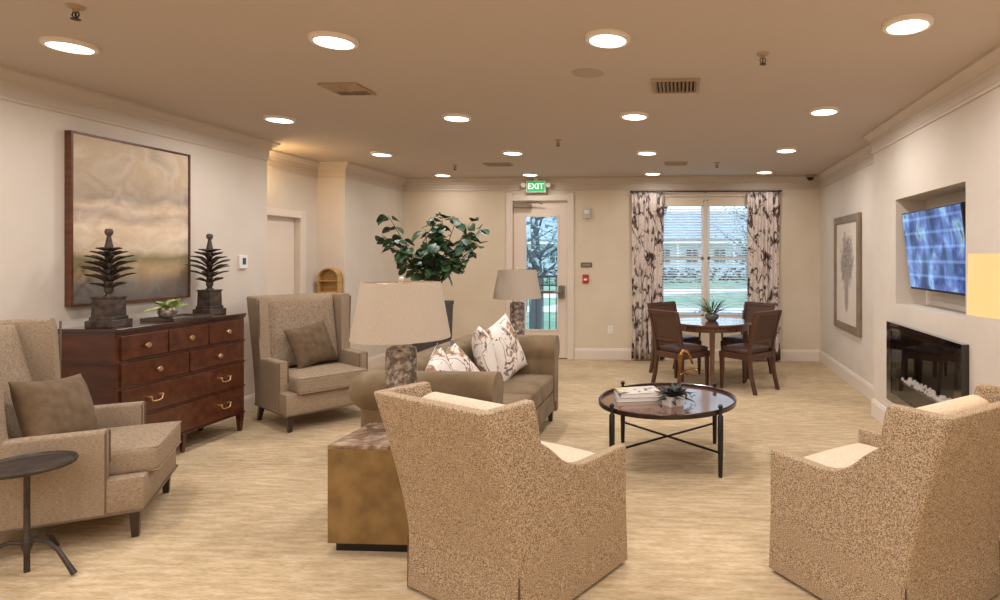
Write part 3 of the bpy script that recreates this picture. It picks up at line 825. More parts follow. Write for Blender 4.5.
def cushion(w, d, h, puff=.02, r=.03, n=10, front_round=0):
    """soft box: subdivided, rounded edges, puffed top and bottom; centred"""
    mb = MB(); g = bmesh.ops.create_cube(mb.bm, size=2)
    bmesh.ops.subdivide_edges(mb.bm, edges=list(mb.bm.edges), cuts=n, use_grid_fill=True)
    hx,hy,hz = w/2,d/2,h/2
    for v in mb.bm.verts:
        x,y,z = v.co
        # spread samples to the edges
        x,y = [math.copysign(abs(c)**.8,c) for c in (x,y)]
        px,py,pz = x*hx,y*hy,z*hz
        cx,cy,cz = [max(-(q-r),min(q-r,p)) for p,q in ((px,hx),(py,hy),(pz,hz))]
        dv = Vector((px-cx,py-cy,pz-cz))
        if dv.length>1e-6: dv = dv.normalized()*r
        pz2 = cz+dv.z + math.copysign(puff,z)*(1-x**2)*(1-y**2)*abs(z)
        v.co = Vector((cx+dv.x*1, cy+dv.y*1, pz2))
        v.co.x += .3*puff*(1-z*z)*(x if abs(x)>.98 else 0)
    return mb
def pillow(w, h, t, n=18):
    mb = MB(); F=[];B=[]
    for j in range(n+1):
        fr_=[];br=[]
        for i in range(n+1):
            u=math.sin((i/n-.5)*PI); v=math.sin((j/n-.5)*PI)
            x=u*w/2*(1-.10*(1-v*v)*u*u); z=v*h/2*(1-.10*(1-u*u)*v*v)
            y=t/2*((1-u**4)*(1-v**4))**.6*(1-.25*(u*u+v*v)/2)
            if abs(u)>.999 or abs(v)>.999:
                q=mb.bm.verts.new((x,0,z)); fr_.append(q); br.append(q)
            else:
                fr_.append(mb.bm.verts.new((x,-y,z))); br.append(mb.bm.verts.new((x,y,z)))
        F.append(fr_);B.append(br)
    for G in (F,B):
        for j in range(n):
            for i in range(n):
                q=[G[j][i],G[j][i+1],G[j+1][i+1],G[j+1][i]]
                try: mb.bm.faces.new(q)
                except ValueError: pass
    return mb
def leg4(pts, z0, z1, r0, r1, rot=0, out=0, n=4):
    mb = MB(); x,y = pts
    sx = 1 if x>0 else -1; sy = 1 if y>0 else -1
    mb.loft([[(x+out*sx*(1-k)+rr*math.cos(a+PI/4), y+out*sy*(1-k)+rr*math.sin(a+PI/4), z0+(z1-z0)*k) for a in [PI/2*q for q in range(4)]] for k,rr in ((0,r0*1.3),(.5,(r0+r1)*.65),(1,r1*1.3))])
    return mb

# ---------------------------------------------------------------- wing chairs (tweed)
def wing_chair(label, loc, rz):
    t = thing('wing_armchair', label, 'armchair', loc, rz, 'tweed wing armchairs')
    w, d = .80, .76
    def prof(x,y):
        k = smooth01((y-.185)/.04)           # arm -> wing step
        h = .61 + (1.17-.61)*k
        return std_prof(h, .16, .20, .085, rr=.018)
    sh = ushell(w, d, prof, r=.03, step=.03, front=.17, cuts=(.185,.193,.2,.208,.216,.225))
    def wf_(x,y,z):
        kk = max(0,(z-.3)/.8)
        y2 = y + .17*kk**1.2*smooth01((y-.21)/.13)
        return (x*(1+.06*kk*smooth01((y-.1)/.1)*(1-.5*smooth01((y-.2)/.15))), y2, z)
    sh.warp(wf_); sh.build('frame_shell', M_tweed, t, smooth=True, angle=50)
    # braid along the wing edges
    def braid(pts, rad): MB().tube(pts, rad, n=6).build('braid_trim', M_nail, t)
    for s in (-1,1):
        braid([wf_(s*(w/2-.006), .205, z) for z in (.63,.8,.95,1.15)], .006)
        braid([(s*(w/2-.008), -d/2+.168, z) for z in (.17,.35,.6)], .006)
        braid([(s*(w/2-.08), -d/2+.168, z) for z in (.42,.5,.6)], .005)
    braid([(-w/2,d/2-.02,.155),(-w/2,-d/2,.155),(w/2,-d/2,.155),(w/2,d/2-.02,.155)], .007)
    MB().box((0,-.02,.245),(w-.012,d-.05,.19),bevel=.012).build('seat_base', M_tweed, t, smooth=True)
    sc_ = cushion(w-.18, .62, .15, puff=.015, r=.03)
    sc_.build('seat_cushion', M_tweed, t, (0,-.11,.405), smooth=True, angle=180)
    wel = MB()
    x_,y_ = (w-.18)/2-.012,.31-.012
    for z in (.47,.34): wel.tube([(-x_,y_-.1,z),(-x_,-y_,z),(-x_+.01,-y_-.008,z),(x_-.01,-y_-.008,z),(x_,-y_,z),(x_,y_-.1,z)],.005,n=6)
    wel.build('welt', M_tweed, t, (0,-.11,0))
    bc = cushion(w-.17, .68, .06, puff=.01, r=.025); bc.build('back_cushion', M_tweed, t, (0,.325,.82), (R(78),0,0), smooth=True, angle=180)
    for x in (-w/2+.05,w/2-.05):
        leg4((x,-d/2+.05),0,.16,.017,.027).build('leg', M_darkwood, t)
        leg4((x,d/2-.06),0,.16,.017,.027,out=.02).build('leg', M_darkwood, t)
    return t
wing_chair('tweed wing armchair at left edge with brown pillow, beside the iron side table',(-3.50,3.33,0),R(121))
wing_chair('tweed wing armchair to the right of dresser with brown pillow',(-3.535,5.63,0),R(54))

def loose_pillow(label, loc, rz, tilt, m, size=(.46,.42,.16), roll=0, name='throw_pillow', group='brown velvet pillows'):
    o = pillow(*size).build(name, m, None, loc, smooth=True, angle=180)
    o.rotation_mode = 'XYZ'
    q = Matrix.Rotation(rz,4,'Z') @ Matrix.Rotation(tilt,4,'X') @ Matrix.Rotation(roll,4,'Y')
    o.rotation_euler = q.to_euler()
    tag(o, label, 'pillow', group); return o
def local(root_loc, rz, p):
    c,s = math.cos(rz), math.sin(rz)
    return (root_loc[0]+c*p[0]-s*p[1], root_loc[1]+s*p[0]+c*p[1], root_loc[2]+p[2])
loose_pillow('brown velvet pillow on left edge wing armchair', local((-3.50,3.33,0),R(121),(-.08,.07,.675)), R(121-20), R(-20), M_brownvel, (.46,.42,.17), roll=R(6))
loose_pillow('brown velvet pillow on wing armchair beside dresser', local((-3.535,5.63,0),R(54),(.02,.15,.69)), R(54+14), R(-20), M_brownvel, (.44,.42,.17), roll=R(-8))

# ---------------------------------------------------------------- skirted boucle armchairs (foreground)
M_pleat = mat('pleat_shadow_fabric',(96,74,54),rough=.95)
def skirted_chair(label, loc, rz):
    t = thing('skirted_armchair', label, 'armchair', loc, rz, 'skirted boucle armchairs')
    w, d = .73, .74
    def prof(x,y):
        yy = y + d/2          # 0 at front
        k = smooth01((yy-.58)/.012)
        q = max(0,min(1,(yy-.28)/.30))
        h = .60 + .17*q**2.4 + (.955-.77)*k
        return std_prof(h, .02, .30, .055, rr=.010, nz=14)
    sh = ushell(w, d, prof, r=.03, step=.02, cuts=[-d/2+.28+.0075*i for i in range(1,39)]+[-d/2+.58+.002*i for i in range(7)])
    def wf_(x,y,z):
        kk = max(0,(z-.25)/.70)
        flare = max(0,(.3-z)/.3)
        back = smooth01((y-.15)/.18)
        return (x*(1+.018*flare), y + .18*kk**1.3*back + y*.015*flare, z)
    sh.warp(wf_); sh.build('frame_shell', M_boucle, t, smooth=True, angle=45)
    # light top band of the rim
    MB().box((0,-.03,.24),(w-.05,d-.08,.40),bevel=.02).build('seat_base', M_boucle, t)
    # front skirt
    fs = MB().box((0,-d/2+.004,.15),(w-.02,.016,.28),bevel=.004); fs.build('front_skirt', M_boucle, t)
    # kick pleats at the corners
    for sx in (-1,1):
        for sy in (1,):
            kp = MB().prism([(-.012,0),(.012,0),(.002,.24),(-.002,.24)],-.006,.006,axis='y')
            kp.build('kick_pleat', M_pleat, t, (sx*(w/2*1.016-.0125), sy*(d/2*1.015-.0125), .012), (0,0,R(45)*(-1 if sx*sy>0 else 1)))
    cushion(w-.15,.58,.14,puff=.03,r=.04).build('seat_cushion', M_boucle_in, t, (0,-.07,.47), smooth=True, angle=180)
    cushion(w-.14,.45,.12,puff=.03,r=.05).build('back_cushion', M_boucle_in, t, (0,.275,.70), (R(75),0,0), smooth=True, angle=180)
    return t
skirted_chair('boucle skirted armchair in centre foreground, seen from behind next to brown box table',(-.79,2.89,0),R(150))
skirted_chair('boucle skirted armchair in right foreground near fireplace, seen from behind',(.945,2.90,0),R(216.5))

# ---------------------------------------------------------------- sofa
sf_loc = (-1.64,4.72,0); sf_rz = R(90)
sf = thing('sofa','taupe velvet loveseat with rolled arms and printed pillows','sofa',sf_loc,sf_rz)
sw_, sd_ = 1.92, .90
def sprof(x,y):
    p = [(0,.10),(0,.3),(0,.5),(0,.57)]
    c = (.055,.685); r_ = .125
    for i in range(0,15):
        a = R(222) - R(250)*i/14
        p.append((c[0]+r_*math.cos(a), c[1]+r_*math.sin(a)))
    p += [(.165,.58),(.165,.40),(.165,.20),(.08,.20),(.08,.10)]
    return p
ushell(sw_, sd_, sprof, r=.06, step=.06).build('frame_shell', M_sofa, sf, smooth=True, angle=50)
MB().box((0,-.02,.21),(sw_-.2,sd_-.06,.18),bevel=.015).build('seat_base', M_sofa, sf)
for s in (-1,1):
    cushion((sw_-.34)/2-.004,.70,.17,puff=.02,r=.035).build('seat_cushion', M_sofa, sf, (s*(sw_-.34)/4,-.10,.385), smooth=True, angle=180)
    bc_ = cushion((sw_-.36)/2,.42,.16,puff=.05,r=.06,n=22)
    bc_.warp(lambda x,y,z: (x,y,z*(1-.16*abs(math.cos(x*PI/.13))**6)))
    bc_.build('back_cushion', M_sofa, sf, (s*(sw_-.36)/4,.19,.64), (R(83),0,0), smooth=True, angle=180)
for x in (-sw_/2+.06,sw_/2-.06):
    for y in (-sd_/2+.06,sd_/2-.06): leg4((x,y),0,.11,.018,.028).build('leg', M_darkwood, sf)
P_lab = ['white bird print pillow at near end of sofa, partly behind lamp','printed pillow leaning second from near end of sofa','large white and brown print pillow toward far end of sofa','white print pillow with brown bird shape at far end of sofa']
P_pos = [((-.58,.05,.67),6,-15,-20),((-.36,.01,.66),-14,-20,-36),((.20,.0,.71),18,-14,4),((.50,-.05,.725),-18,-16,-16)]
for i,(lab,(p,rz_,ti,ro)) in enumerate(zip(P_lab,P_pos)):
    s_ = (.42,.42,.15) if i<2 else (.53,.53,.17)
    loose_pillow(lab, local(sf_loc,sf_rz,p), sf_rz+R(rz_), R(ti), M_pillow, s_, roll=R(ro), name='printed_pillow', group='printed sofa pillows')

# ---------------------------------------------------------------- box side tables and lamps
M_box = mat('bronze_leather', (112,84,42), (146,114,66), rough=.32, scale=9, detail=6, coat=.3, lo=.3, hi=.7)
def top_tiles(n,l,tc):
    v=tc.outputs['Object']
    return nd_ramp(n,l,nd_noise(n,l,v,9,6,(1,1,1),1.5),[(.35,(96,72,56)),(.5,(150,122,98)),(.62,(186,160,136)),(.7,(110,84,66))])
M_boxtop = ramp_mat('stone_top', top_tiles, rough=.2, coat=.5)
def box_table(label, loc, rz, w=.52, d=.42, h=.565):
    t = thing('box_side_table', label, 'side table', loc, rz, 'bronze box side tables')
    MB().box((0,0,.05+(h-.07)/2),(w,d,h-.07),bevel=.004).build('body', M_box, t)
    MB().box((0,0,h-.01),(w,d,.02),bevel=.003).build('top', M_boxtop, t)
    MB().box((0,0,.025),(w-.06,d-.06,.05)).build('plinth', M_black, t)
box_table('bronze brown cube side table between centre armchair and near sofa arm',(-1.60,3.275,0),0,w=.52,d=.43)
box_table('bronze brown cube side table behind far sofa arm under lamp',(-1.87,6.62,0),0,w=.46,d=.46)
def mosaic(n,l,tc):
    v=tc.outputs['Object']
    t=n.new('ShaderNodeTexVoronoi'); t.inputs['Scale'].default_value=60; l.new(v,t.inputs['Vector'])
    return nd_mix(n,l,.6,nd_ramp(n,l,t.outputs['Distance'],[(.1,(44,32,26)),(.5,(140,120,102))]),nd_ramp(n,l,nd_noise(n,l,v,26,3),[(.45,(50,36,30)),(.64,(210,194,176))]))
M_mosaic = ramp_mat('shell_mosaic', mosaic, rough=.15, coat=.8)
def table_lamp(label, loc):
    t = thing('table_lamp', label, 'lamp', loc, 0, 'drum shade table lamps')
    MB().lathe([(0,0),(.085,0),(.088,.01),(.088,.05),(.084,.06),(.084,.44),(.078,.465),(.05,.48),(0,.48)],n=36).build('base', M_mosaic, t, smooth=True)
    MB().cyl((0,0,.47),(0,0,.86),.007,n=10).build('stem', M_brass, t)
    sh = MB().lathe([(.268,.52),(.212,.84),(.209,.84),(.265,.52),(.268,.52)],n=48)
    sh.build('shade', M_shade, t, smooth=True)
    sp = MB()
    for k in range(3): sp.cyl((0,0,.835),(.21*math.cos(k*2.094),.21*math.sin(k*2.094),.835),.003,n=6)
    sp.build('spider', M_brass, t)
    MB().lathe([(0,.84),(.007,.845),(.014,.858),(.012,.868),(0,.873)],n=14).build('finial', M_white, t, smooth=True)
table_lamp('linen drum lamp on near brown cube table behind the centre armchair',(-1.612,3.37,.565))
table_lamp('smaller looking linen drum lamp on far table in front of the glazed door',(-1.87,6.7,.565))

# floor lamp whose lit shade shows at the right edge
fl_ = thing('floor_lamp','floor lamp with glowing yellow shade at right edge of picture','lamp',(1.55,2.72,0))
MB().lathe([(0,0),(.11,0),(.11,.015),(.02,.03),(0,.03)],n=28).build('base', M_iron, fl_, smooth=True)
MB().cyl((0,0,.02),(0,0,1.5),.011,n=12).build('pole', M_iron, fl_)
MB().lathe([(.266,1.29),(.260,1.565),(.257,1.565),(.263,1.29),(.266,1.29)],n=48).build('shade', mat('lit_shade',(226,198,144),rough=.9,emis=(244,204,128),estr=.36), fl_, smooth=True)
fb_ = bpy.data.lights.new('lamp_bulb','POINT'); fb_.energy = 2.5; fb_.color=(1,.75,.4); fb_.shadow_soft_size=.04
fo_ = bpy.data.objects.new('bulb', fb_); COL.objects.link(fo_); fo_.parent = fl_; fo_.location = (0,0,1.42)

# ---------------------------------------------------------------- dresser
DL, DD, DH = 1.24, .43, 1.05
dr_loc = (-4.125, 4.59, 0)
dr = thing('dresser','long cherry wood dresser with seven drawers under painting','dresser',dr_loc,R(90))
MB().box((0,0,.17+(DH-.20)/2),(DL-.02,DD-.03,DH-.20),bevel=.003).build('carcass', M_cherry, dr)
MB().box((0,0,DH-.0125),(DL,DD,.025),bevel=.005).box((0,0,DH-.032),(DL-.01,DD-.012,.012)).build('top', M_cherrytop, dr)
rail = MB()
for z in (.165,.405,.625,.81): rail.box((0,-.005,z),(DL-.012,DD-.018,.012),bevel=.002)
rail.build('moulding', M_cherry, dr)
def drawer(x0,x1,z0,z1,pulls,kind):
    y = -(DD-.03)/2
    d_ = MB().box(((x0+x1)/2,y-.006,(z0+z1)/2),(x1-x0-.012,.02,z1-z0-.012),bevel=.003).build('drawer', M_cherry, dr)
    for px in pulls:
        if kind=='knob':
            k = MB().cyl((0,0,0),(0,-.018,0),.006,n=10)
            pr = [(0,0),(.012,.002),(.021,.008),(.018,.016),(0,.018)]
            rings=[[ (r_*math.cos(a), -.014-z_, r_*math.sin(a)) for a in [2*PI*q/16 for q in range(16)]] for r_,z_ in pr[1:4]]
            k.loft(rings); k.build('knob', M_brass, d_, (px,y-.015,(z0+z1)/2), smooth=True)
        else:
            k = MB()
            for s in (-1,1):
                k.cyl((s*.05,0,0),(s*.05,-.02,0),.008,n=10)
                k.lathe([(0,-.012),(.011,-.004),(.011,.004),(0,.012)],c=(s*.05,-.022,0),n=12)
            k.tube([(-.05,-.024,-.002),(-.04,-.026,-.028),(-.02,-.027,-.034),(.02,-.027,-.034),(.04,-.026,-.028),(.05,-.024,-.002)],.005,n=8)
            k.build('drawer_pull', M_brass, d_, (px,y-.015,(z0+z1)/2+.01), smooth=True)
h_ = DL/2-.035
w3 = 2*h_/3
for k in range(3): drawer(-h_+k*w3,-h_+(k+1)*w3,.82,1.0,[-h_+(k+.5)*w3],'knob')
for k in range(2): drawer(-h_+k*h_,-h_+(k+1)*h_,.632,.804,[-h_+(k+.5)*h_],'knob')
drawer(-h_,h_,.412,.618,[-h_*.55,h_*.6],'pull'); drawer(-h_,h_,.175,.40,[-h_*.55,h_*.6],'pull')
for x in (-DL/2+.035,DL/2-.035):
    for y in (-DD/2+.035,DD/2-.035): leg4((x,y),0,.18,.014,.027).build('leg', M_cherry, dr)
for y in (-DD/2+.06,DD/2-.06): leg4((0,y),0,.18,.012,.022).build('leg', M_cherry, dr)

# tree sculptures on the dresser
def tree_sculpt(label, loc, rz, seed, s=1):
    t = thing('tree_sculpture', label, 'sculpture', loc, rz, 'bronze tree sculptures'); rnd=random.Random(seed)
    b = MB().box((0,0,.025),(.185*s,.185*s,.05),bevel=.004).box((0,0,.06),(.155*s,.155*s,.03),bevel=.006)
    b.loft([[(x*q,y*q,z) for x,y in ((-1,-1),(1,-1),(1,1),(-1,1))] for q,z in ((.068*s,.07),(.064*s,.20),(.07*s,.205),(.07*s,.215))])
    b.build('pedestal', M_bronze, t)
    tr = MB().lathe([(.03,.21),(.03,.22),(.018,.235),(.028,.26),(.024,.3),(.02,.45),(.022,.52),(.028,.56),(.018,.615),(.012,.65),(.022,.665),(.026,.68),(.02,.70),(0,.705)],n=14)
    tr.build('trunk', M_bronze, t, smooth=True)
    lv = MB()
    for k,(z,L) in enumerate([(.30,.115),(.345,.15),(.39,.165),(.435,.158),(.48,.14),(.525,.112),(.565,.08)]):
        n=8
        for q in range(n):
            a = 2*PI*(q+.5*(k%2))/n + rnd.uniform(-.15,.15); c,s_=math.cos(a),math.sin(a); LL=L*rnd.uniform(.85,1.08)
            P=[(c*LL*f, s_*LL*f, z+LL*(.95*f-.50*f*f)-.035) for f in (.08,.35,.65,.88,1.0)]
            lv.tube(P,[.009,.013,.016,.012,.002],n=6,flat=.5)
    lv.build('fronds', M_bronze, t, smooth=True)
tree_sculpt('dark bronze tree sculpture on square base, left end of dresser',(-4.12,4.13,DH),R(8),1)
tree_sculpt('dark bronze tree sculpture on square base, right end of dresser',(-4.13,5.06,DH),R(-4),2,.92)
# tray and succulent bowl
ty = thing('tray','thin dark glossy tray with metal rim on the dresser top','tray',(-4.08,4.68,DH),R(90))
MB().box((0,0,.006),(.40,.26,.012),bevel=.003).build('tray_board', M_cherrytop, ty)
rim=MB()
for s in (-1,1): rim.box((s*.2,0,.012),(.006,.27,.02)); rim.box((0,s*.133,.012),(.406,.006,.02))
rim.build('rim', M_chrome, ty)
pb_ = thing('potted_succulent','small silver bowl with green leafy plant on dresser tray','potted plant',(-4.12,4.62,DH+.012))
MB().lathe([(0,0),(.03,0),(.055,.02),(.066,.045),(.062,.075),(.054,.09),(.05,.09),(.057,.07),(.04,.03),(0,.02)],n=24).build('bowl', mat('mottled_silver',(120,100,84),(214,200,184),rough=.3,metal=.5,scale=40), pb_, smooth=True)
rnd=random.Random(5); lf=MB()
for k in range(34):
    a=rnd.random()*2*PI; e=rnd.uniform(.1,1.4); lf.leaf((.02*math.cos(a),.02*math.sin(a),.08),(math.cos(a),math.sin(a),e),rnd.uniform(.09,.16),.034,droop=.3,roll=rnd.uniform(-.5,.5))
lf.build('leaves', mat('fresh_leaf',(116,140,66),(196,206,140),rough=.5,scale=20), pb_, smooth=True, recalc=False)

# ---------------------------------------------------------------- round iron side table (left foreground)
st = thing('round_side_table','round dark iron side table with curved legs at left edge','side table',(-3.225,2.81,0))
MB().lathe([(0,.512),(.168,.512),(.18,.518),(.185,.53),(.181,.54),(.173,.536),(.168,.526),(0,.524)],n=56).build('tabletop', M_iron, st, smooth=True)
MB().lathe([(0,.0),(.012,.0),(.012,.10),(.02,.12),(.02,.15),(.013,.17),(.012,.3),(.012,.48),(.03,.512),(0,.512)],n=16).build('pole', M_iron, st, smooth=True)
for a in (-5,115,235):
    a=R(a); c,s=math.cos(a),math.sin(a)
    MB().tube([(c*r_,s*r_,z) for r_,z in ((.0,.14),(.06,.165),(.12,.155),(.18,.12),(.23,.06),(.27,.011))],[.011,.010,.010,.010,.011,.013],n=8).build('leg', M_iron, st, smooth=True)

# ---------------------------------------------------------------- coffee table
M_cwood = mat('coffee_wood', (88,50,34), (120,76,54), rough=.16, scale=3, stretch=(2,14,1), coat=.9)
ct_loc=(-.12,4.62,0)
ct = thing('coffee_table','round wooden coffee table with black metal legs','coffee table',ct_loc)
MB().lathe([(0,.436),(.512,.436),(.514,.44),(.514,.452),(0,.452)],n=72).build('tabletop', M_cwood, ct, smooth=True)
MB().lathe([(.515,.438),(.527,.438),(.529,.468),(.524,.474),(.515,.470),(.515,.438)],n=72).build('rim', mat('rim_brown',(52,34,26),rough=.3,metal=.3,coat=.4), ct, smooth=True)
LR=.530
for k,a in enumerate((-48,42,132,222)):
    a=R(a+3); c,s=math.cos(a),math.sin(a)
    MB().lathe([(0,0),(.014,0),(.016,.02),(.021,.30),(.020,.43),(.012,.44),(.012,.485),(.018,.49),(.018,.502),(.008,.512),(0,.513)],c=(c*(LR+.012),s*(LR+.012),0),n=14).build('leg', M_black, ct, smooth=True)
for a in (-45,45):
    a=R(a); c,s=math.cos(a),math.sin(a)
    MB().cyl((c*LR,s*LR,.17),(-c*LR,-s*LR,.17),.0085,n=10).build('stretcher', M_black, ct)
# books
def book(label, loc, rz, w, d, h, cover, group='books on the coffee table'):
    t = thing('book', label, 'book', loc, rz, group)
    MB().box((0,0,h/2),(w-.008,d-.008,h-.006)).build('pages', M_paper, t)
    c=MB().box((0,0,.0015),(w,d,.003)).box((0,0,h-.0015),(w,d,.003)).box((-w/2+.0015,0,h/2),(.003,d,h))
    c.build('cover', cover, t); return t
def covert(n,l,tc):
    v=tc.outputs['Object']
    return nd_ramp(n,l,nd_noise(n,l,v,9,2,(1,1,1),.8),[(.36,(60,54,50)),(.43,(222,212,206)),(.57,(236,228,222)),(.62,(196,190,110)),(.7,(226,218,208))])
book('thick white book, lower of the two on coffee table',(-.35,4.67,.4525),R(12),.36,.27,.032, mat('cover_grey',(196,184,176),rough=.35,coat=.3))
book('white illustrated book, upper of the two on coffee table',(-.355,4.68,.4847),R(18),.32,.24,.026, ramp_mat('cover_art',covert,rough=.3,coat=.4))
# white planter with dark spiky leaves
cp = thing('potted_plant','dark spiky plant in white square planter on coffee table','potted plant',(-.075,4.45,.4525),R(38))
MB().loft([[(x*q,y*q,z) for x,y in ((-1,-1),(1,-1),(1,1),(-1,1))] for q,z in ((.054,0),(.066,.075),(.060,.075),(.056,.05))]).build('planter', M_white, cp)
rnd=random.Random(12); lf=MB()
for k in range(95):
    a=rnd.random()*2*PI; e=rnd.uniform(0,1.8); lf.leaf((rnd.uniform(-.03,.03),rnd.uniform(-.03,.03),.055),(math.cos(a),math.sin(a),e),rnd.uniform(.11,.19),.024,droop=.3,roll=rnd.uniform(-.6,.6))
for (dx,dy) in ((.20,.02),(.17,.09),(-.05,-.1)):
    lf.tube([(0,0,.06),(dx*.4,dy*.4,.10),(dx*.8,dy*.8,.07),(dx,dy,.02)],.003,n=5)
    for f in (.6,.8,1.0): lf.leaf((dx*f,dy*f,.09-.06*f*f),(dx,dy,.08),.05,.022)
lf.build('leaves', mat('dark_leaf',(34,38,36),(72,78,72),rough=.45,scale=25), cp, smooth=True, recalc=False)
# gold knot sculpture
gs = thing('gold_sculpture','curved gold metal sculpture with ring on coffee table behind plant','sculpture',(-.01,4.78,.4525))
g = MB().lathe([(0,0),(.045,0),(.045,.01),(.012,.016),(0,.016)],n=20)
g.build('foot', M_gold, gs, smooth=True)
MB().tube([(0,0,.01),(-.018,0,.12),(-.022,0,.22),(-.012,0,.31),(.012,0,.35),(.04,0,.34),(.066,0,.30),(.082,0,.265)],[.008,.010,.013,.020,.022,.018,.013,.012],n=10).lathe([(0,-.016),(.016,0),(0,.016)],c=(.086,0,.258),n=12).build('bent_stem', M_gold, gs, smooth=True)
MB().tube([(.075+.05*math.cos(q),.008*math.sin(2*q),.185+.024*math.sin(q)) for q in [2*PI*k/28 for k in range(29)]],[.008+.003*math.sin(k*.45) for k in range(29)],n=8).tube([(-.02,0,.165),(.0,0,.165),(.03,0,.18)],.005,n=6).build('ring', M_gold, gs, smooth=True)

# ---------------------------------------------------------------- dining table and chairs
TC=(.36,7.50,0)
M_dwood = mat('dining_wood', (82,52,38), (110,74,54), rough=.3, scale=3, stretch=(8,8,1), coat=.4)
M_dtop = mat('dining_top', (92,60,46), (112,76,58), rough=.12, scale=3, stretch=(2,12,1), coat=1.0)
dt = thing('round_dining_table','round dark wood dining table by the window','dining table',TC)
MB().lathe([(0,.72),(.475,.72),(.495,.73),(.495,.745),(.488,.752),(0,.752)],n=72).build('tabletop', M_dtop, dt, smooth=True)
MB().lathe([(.445,.66),(.46,.66),(.46,.72),(.445,.72),(.445,.66)],n=56).build('apron', M_dwood, dt, smooth=True)
for a in (-92,-2,88,178):
    a=R(a); leg4((.41*math.cos(a),.41*math.sin(a)),0,.715,.022,.034).build('leg', M_dwood, dt)
M_cwood2 = mat('chair_wood', (62,35,24), (90,54,38), rough=.35, scale=4, stretch=(1,1,.3), coat=.3)
M_leather = mat('seat_leather', (66,44,38), (84,58,50), rough=.32, scale=10)
def canef(n,l,tc):
    v=tc.outputs['Object']; sep=n.new('ShaderNodeSeparateXYZ'); l.new(v,sep.inputs['Vector'])
    a=nd_math(n,l,'SINE',nd_math(n,l,'MULTIPLY',sep.outputs['X'],500.0)); b=nd_math(n,l,'SINE',nd_math(n,l,'MULTIPLY',sep.outputs['Z'],500.0))
    return nd_ramp(n,l,nd_math(n,l,'MULTIPLY',nd_math(n,l,'ADD',nd_math(n,l,'MULTIPLY',a,b),1.0),.5),[(.2,(62,42,32)),(.8,(98,70,54))])
M_cane = ramp_mat('woven_cane', canef, rough=.6)
def dining_chair(label, loc, rz, arms):
    t = thing('dining_chair', label, 'chair', loc, rz, 'dining chairs')
    w, d = .47, .46
    MB().box((0,0,.41),(w,d,.07),bevel=.006).build('seat_frame', M_cwood2, t)
    cushion(w-.03,d-.04,.06,puff=.018,r=.02,n=8).build('seat', M_leather, t, (0,-.01,.468), smooth=True, angle=180)
    for s in (-1,1):
        leg4((s*(w/2-.025),-d/2+.025),0,.38,.014,.022).build('leg', M_cwood2, t)
        x=s*(w/2-.022)
        MB().loft([[(x+a*.017+s*sx,yy+b*.02,z) for a,b in ((-1,-1),(1,-1),(1,1),(-1,1))] for z,yy,sx in ((0,d/2+.06,.0),(.2,d/2+.005,0),(.40,d/2-.02,0),(.55,d/2-.012,0),(.75,d/2+.03,.008),(.93,d/2+.085,.014))]).build('leg', M_cwood2, t)
    bf = MB()
    bf.box((0,d/2+.078,.91),(w-.02,.03,.05),rot=(R(-15),0,0),bevel=.006); bf.box((0,d/2-.002,.59),(w-.06,.024,.035),rot=(R(-8),0,0),bevel=.004)
    for s in (-1,1): bf.box((s*(w/2-.055),d/2+.036,.75),(.03,.022,.32),rot=(R(-14.5),0,0))
    bf.build('back_frame', M_cwood2, t)
    MB().box((0,d/2+.036,.75),(w-.13,.014,.30),rot=(R(-14.5),0,0)).build('backrest', M_cane, t)
    if arms:
        for s in (-1,1):
            x=s*(w/2-.005)
            MB().tube([(x,d/2+.02,.68),(x+s*.012,.08,.665),(x+s*.012,-.10,.655),(x+s*.004,-.19,.63),(x,-.20,.58),(x,-.19,.44)],[.014,.015,.017,.017,.014,.013],n=8).build('armrest', M_cwood2, t, smooth=True)
def facing(p):   # rotation so that local -Y points to the table centre
    return math.atan2(TC[1]-p[1], TC[0]-p[0]) + PI/2
for lab,p,ar_ in (('wooden dining chair nearest on left, back to viewer',(-.01,7.14,0),False),
              ('wooden dining chair nearest on right, back to viewer',(.75,7.12,0),False),
              ('wooden dining armchair behind table beside left curtain',(-.08,7.97,0),True),
              ('wooden dining armchair behind table beside right curtain',(.82,7.97,0),True)):
    dining_chair(lab,p,facing(p),ar_)
fn = thing('potted_fern','green fern in glass bowl on the dining table','potted plant',(.36,7.55,.752))
MB().lathe([(0,0),(.05,0),(.085,.03),(.09,.06),(.08,.085),(.072,.085),(.08,.055),(0,.03)],n=28).build('bowl', mat('grey_ceramic',(104,100,94),rough=.15,coat=.6), fn, smooth=True)
rnd=random.Random(2); lf=MB()
for k in range(54):
    a=rnd.random()*2*PI; e=rnd.uniform(.35,2.0); L=rnd.uniform(.24,.38); c,s=math.cos(a),math.sin(a)
    d=Vector((c,s,e)).normalized(); base=Vector((.02*c,.02*s,.08))
    prev=None
    for q in range(9):
        f=q/8; p=base+d*L*f+Vector((0,0,-.35*L*f*f))
        if q>0:
            for sg in (-1,1):
                sd=Vector((-s,c,0))*sg
                lf.leaf(p,(sd+d*.5),.045*(1-f*.7),.012,n=2,droop=.1)
    lf.leaf(base,d,L,.014,droop=.35)
lf.build('fronds', mat('fern_green',(58,94,50),(104,138,78),rough=.5,scale=14), fn, recalc=False)

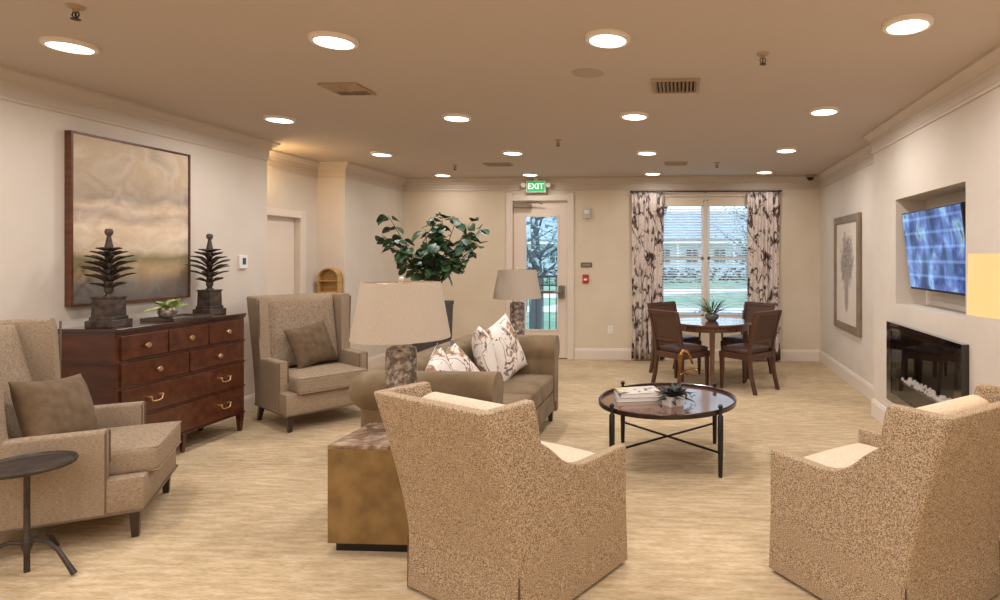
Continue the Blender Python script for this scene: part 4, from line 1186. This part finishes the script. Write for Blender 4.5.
# ---------------------------------------------------------------- tree in tall planter behind the sofa
tr = thing('potted_ficus_tree','large leafy ficus tree in dark square planter behind sofa','potted tree',(-2.70,6.35,0))
M_planter = mat('charcoal_planter', (72,66,62), rough=.6)
MB().loft([[(x*q,y*q,z) for x,y in ((-1,-1),(1,-1),(1,1),(-1,1))] for q,z in ((.14,0),(.165,1.03),(.172,1.03),(.172,1.07),(.15,1.07),(.145,1.0))]).build('planter', M_planter, tr)
MB().box((0,0,1.0),(.30,.30,.03)).build('soil', mat('soil',(50,38,30),rough=1), tr)
rnd=random.Random(21)
bk=MB(); leaves=MB()
bk.tube([(0,0,1.0),(.0,0,1.12),(.01,0,1.2)],[.022,.02,.018])
ends=[]
def px(x,y): # helper target offsets for branch tips, metres from the planter centre
    return x,y
tips=[(-.50,.78),(-.42,.98),(-.30,.72),(-.22,1.0),(-.12,.84),(.0,.95),(.06,.72),(.16,.98),(.24,.80),(.32,.92),(.40,.72),(.50,.66),(.50,.84),(-.36,.56),(-.12,.58),(.14,.58),(.02,1.0),(-.5,.62)]
for i,(tx,tz) in enumerate(tips):
    tx = tx*1.02+.07
    ty=rnd.uniform(-.35,.35)
    z0=1.15+rnd.uniform(-.05,.1)
    P=[Vector((.01,0,z0)), Vector((tx*.3,ty*.3,1.1+(tz)*.35)), Vector((tx*.7,ty*.7,1.04+tz*.72)), Vector((tx,ty,1.03+tz*.97))]
    bk.tube(P,[.009,.006,.004,.002],n=6)
    for f in [.38+.62*q/9 for q in range(10)]:
        s=f*3; k=min(2,int(s)); p=P[k].lerp(P[k+1],s-k)
        for rep in range(2 if f<.95 else 2):
            if rnd.random()<.1: continue
            a=rnd.random()*2*PI
            d=Vector((math.cos(a),math.sin(a),rnd.uniform(-.8,.5)))
            q=p+d*rnd.uniform(.015,.04)
            leaves.leaf(q,d,rnd.uniform(.09,.13),rnd.uniform(.085,.12),droop=rnd.uniform(.1,.5),roll=rnd.uniform(-.9,.9))
bk.build('branches', mat('brown_bark',(74,54,40),rough=.9), tr, smooth=True)
leaves.build('foliage', mat('ficus_leaf',(40,68,44),(88,116,78),rough=.45,scale=9,lo=.4,hi=.7,spec=.35), tr, smooth=True, recalc=False)
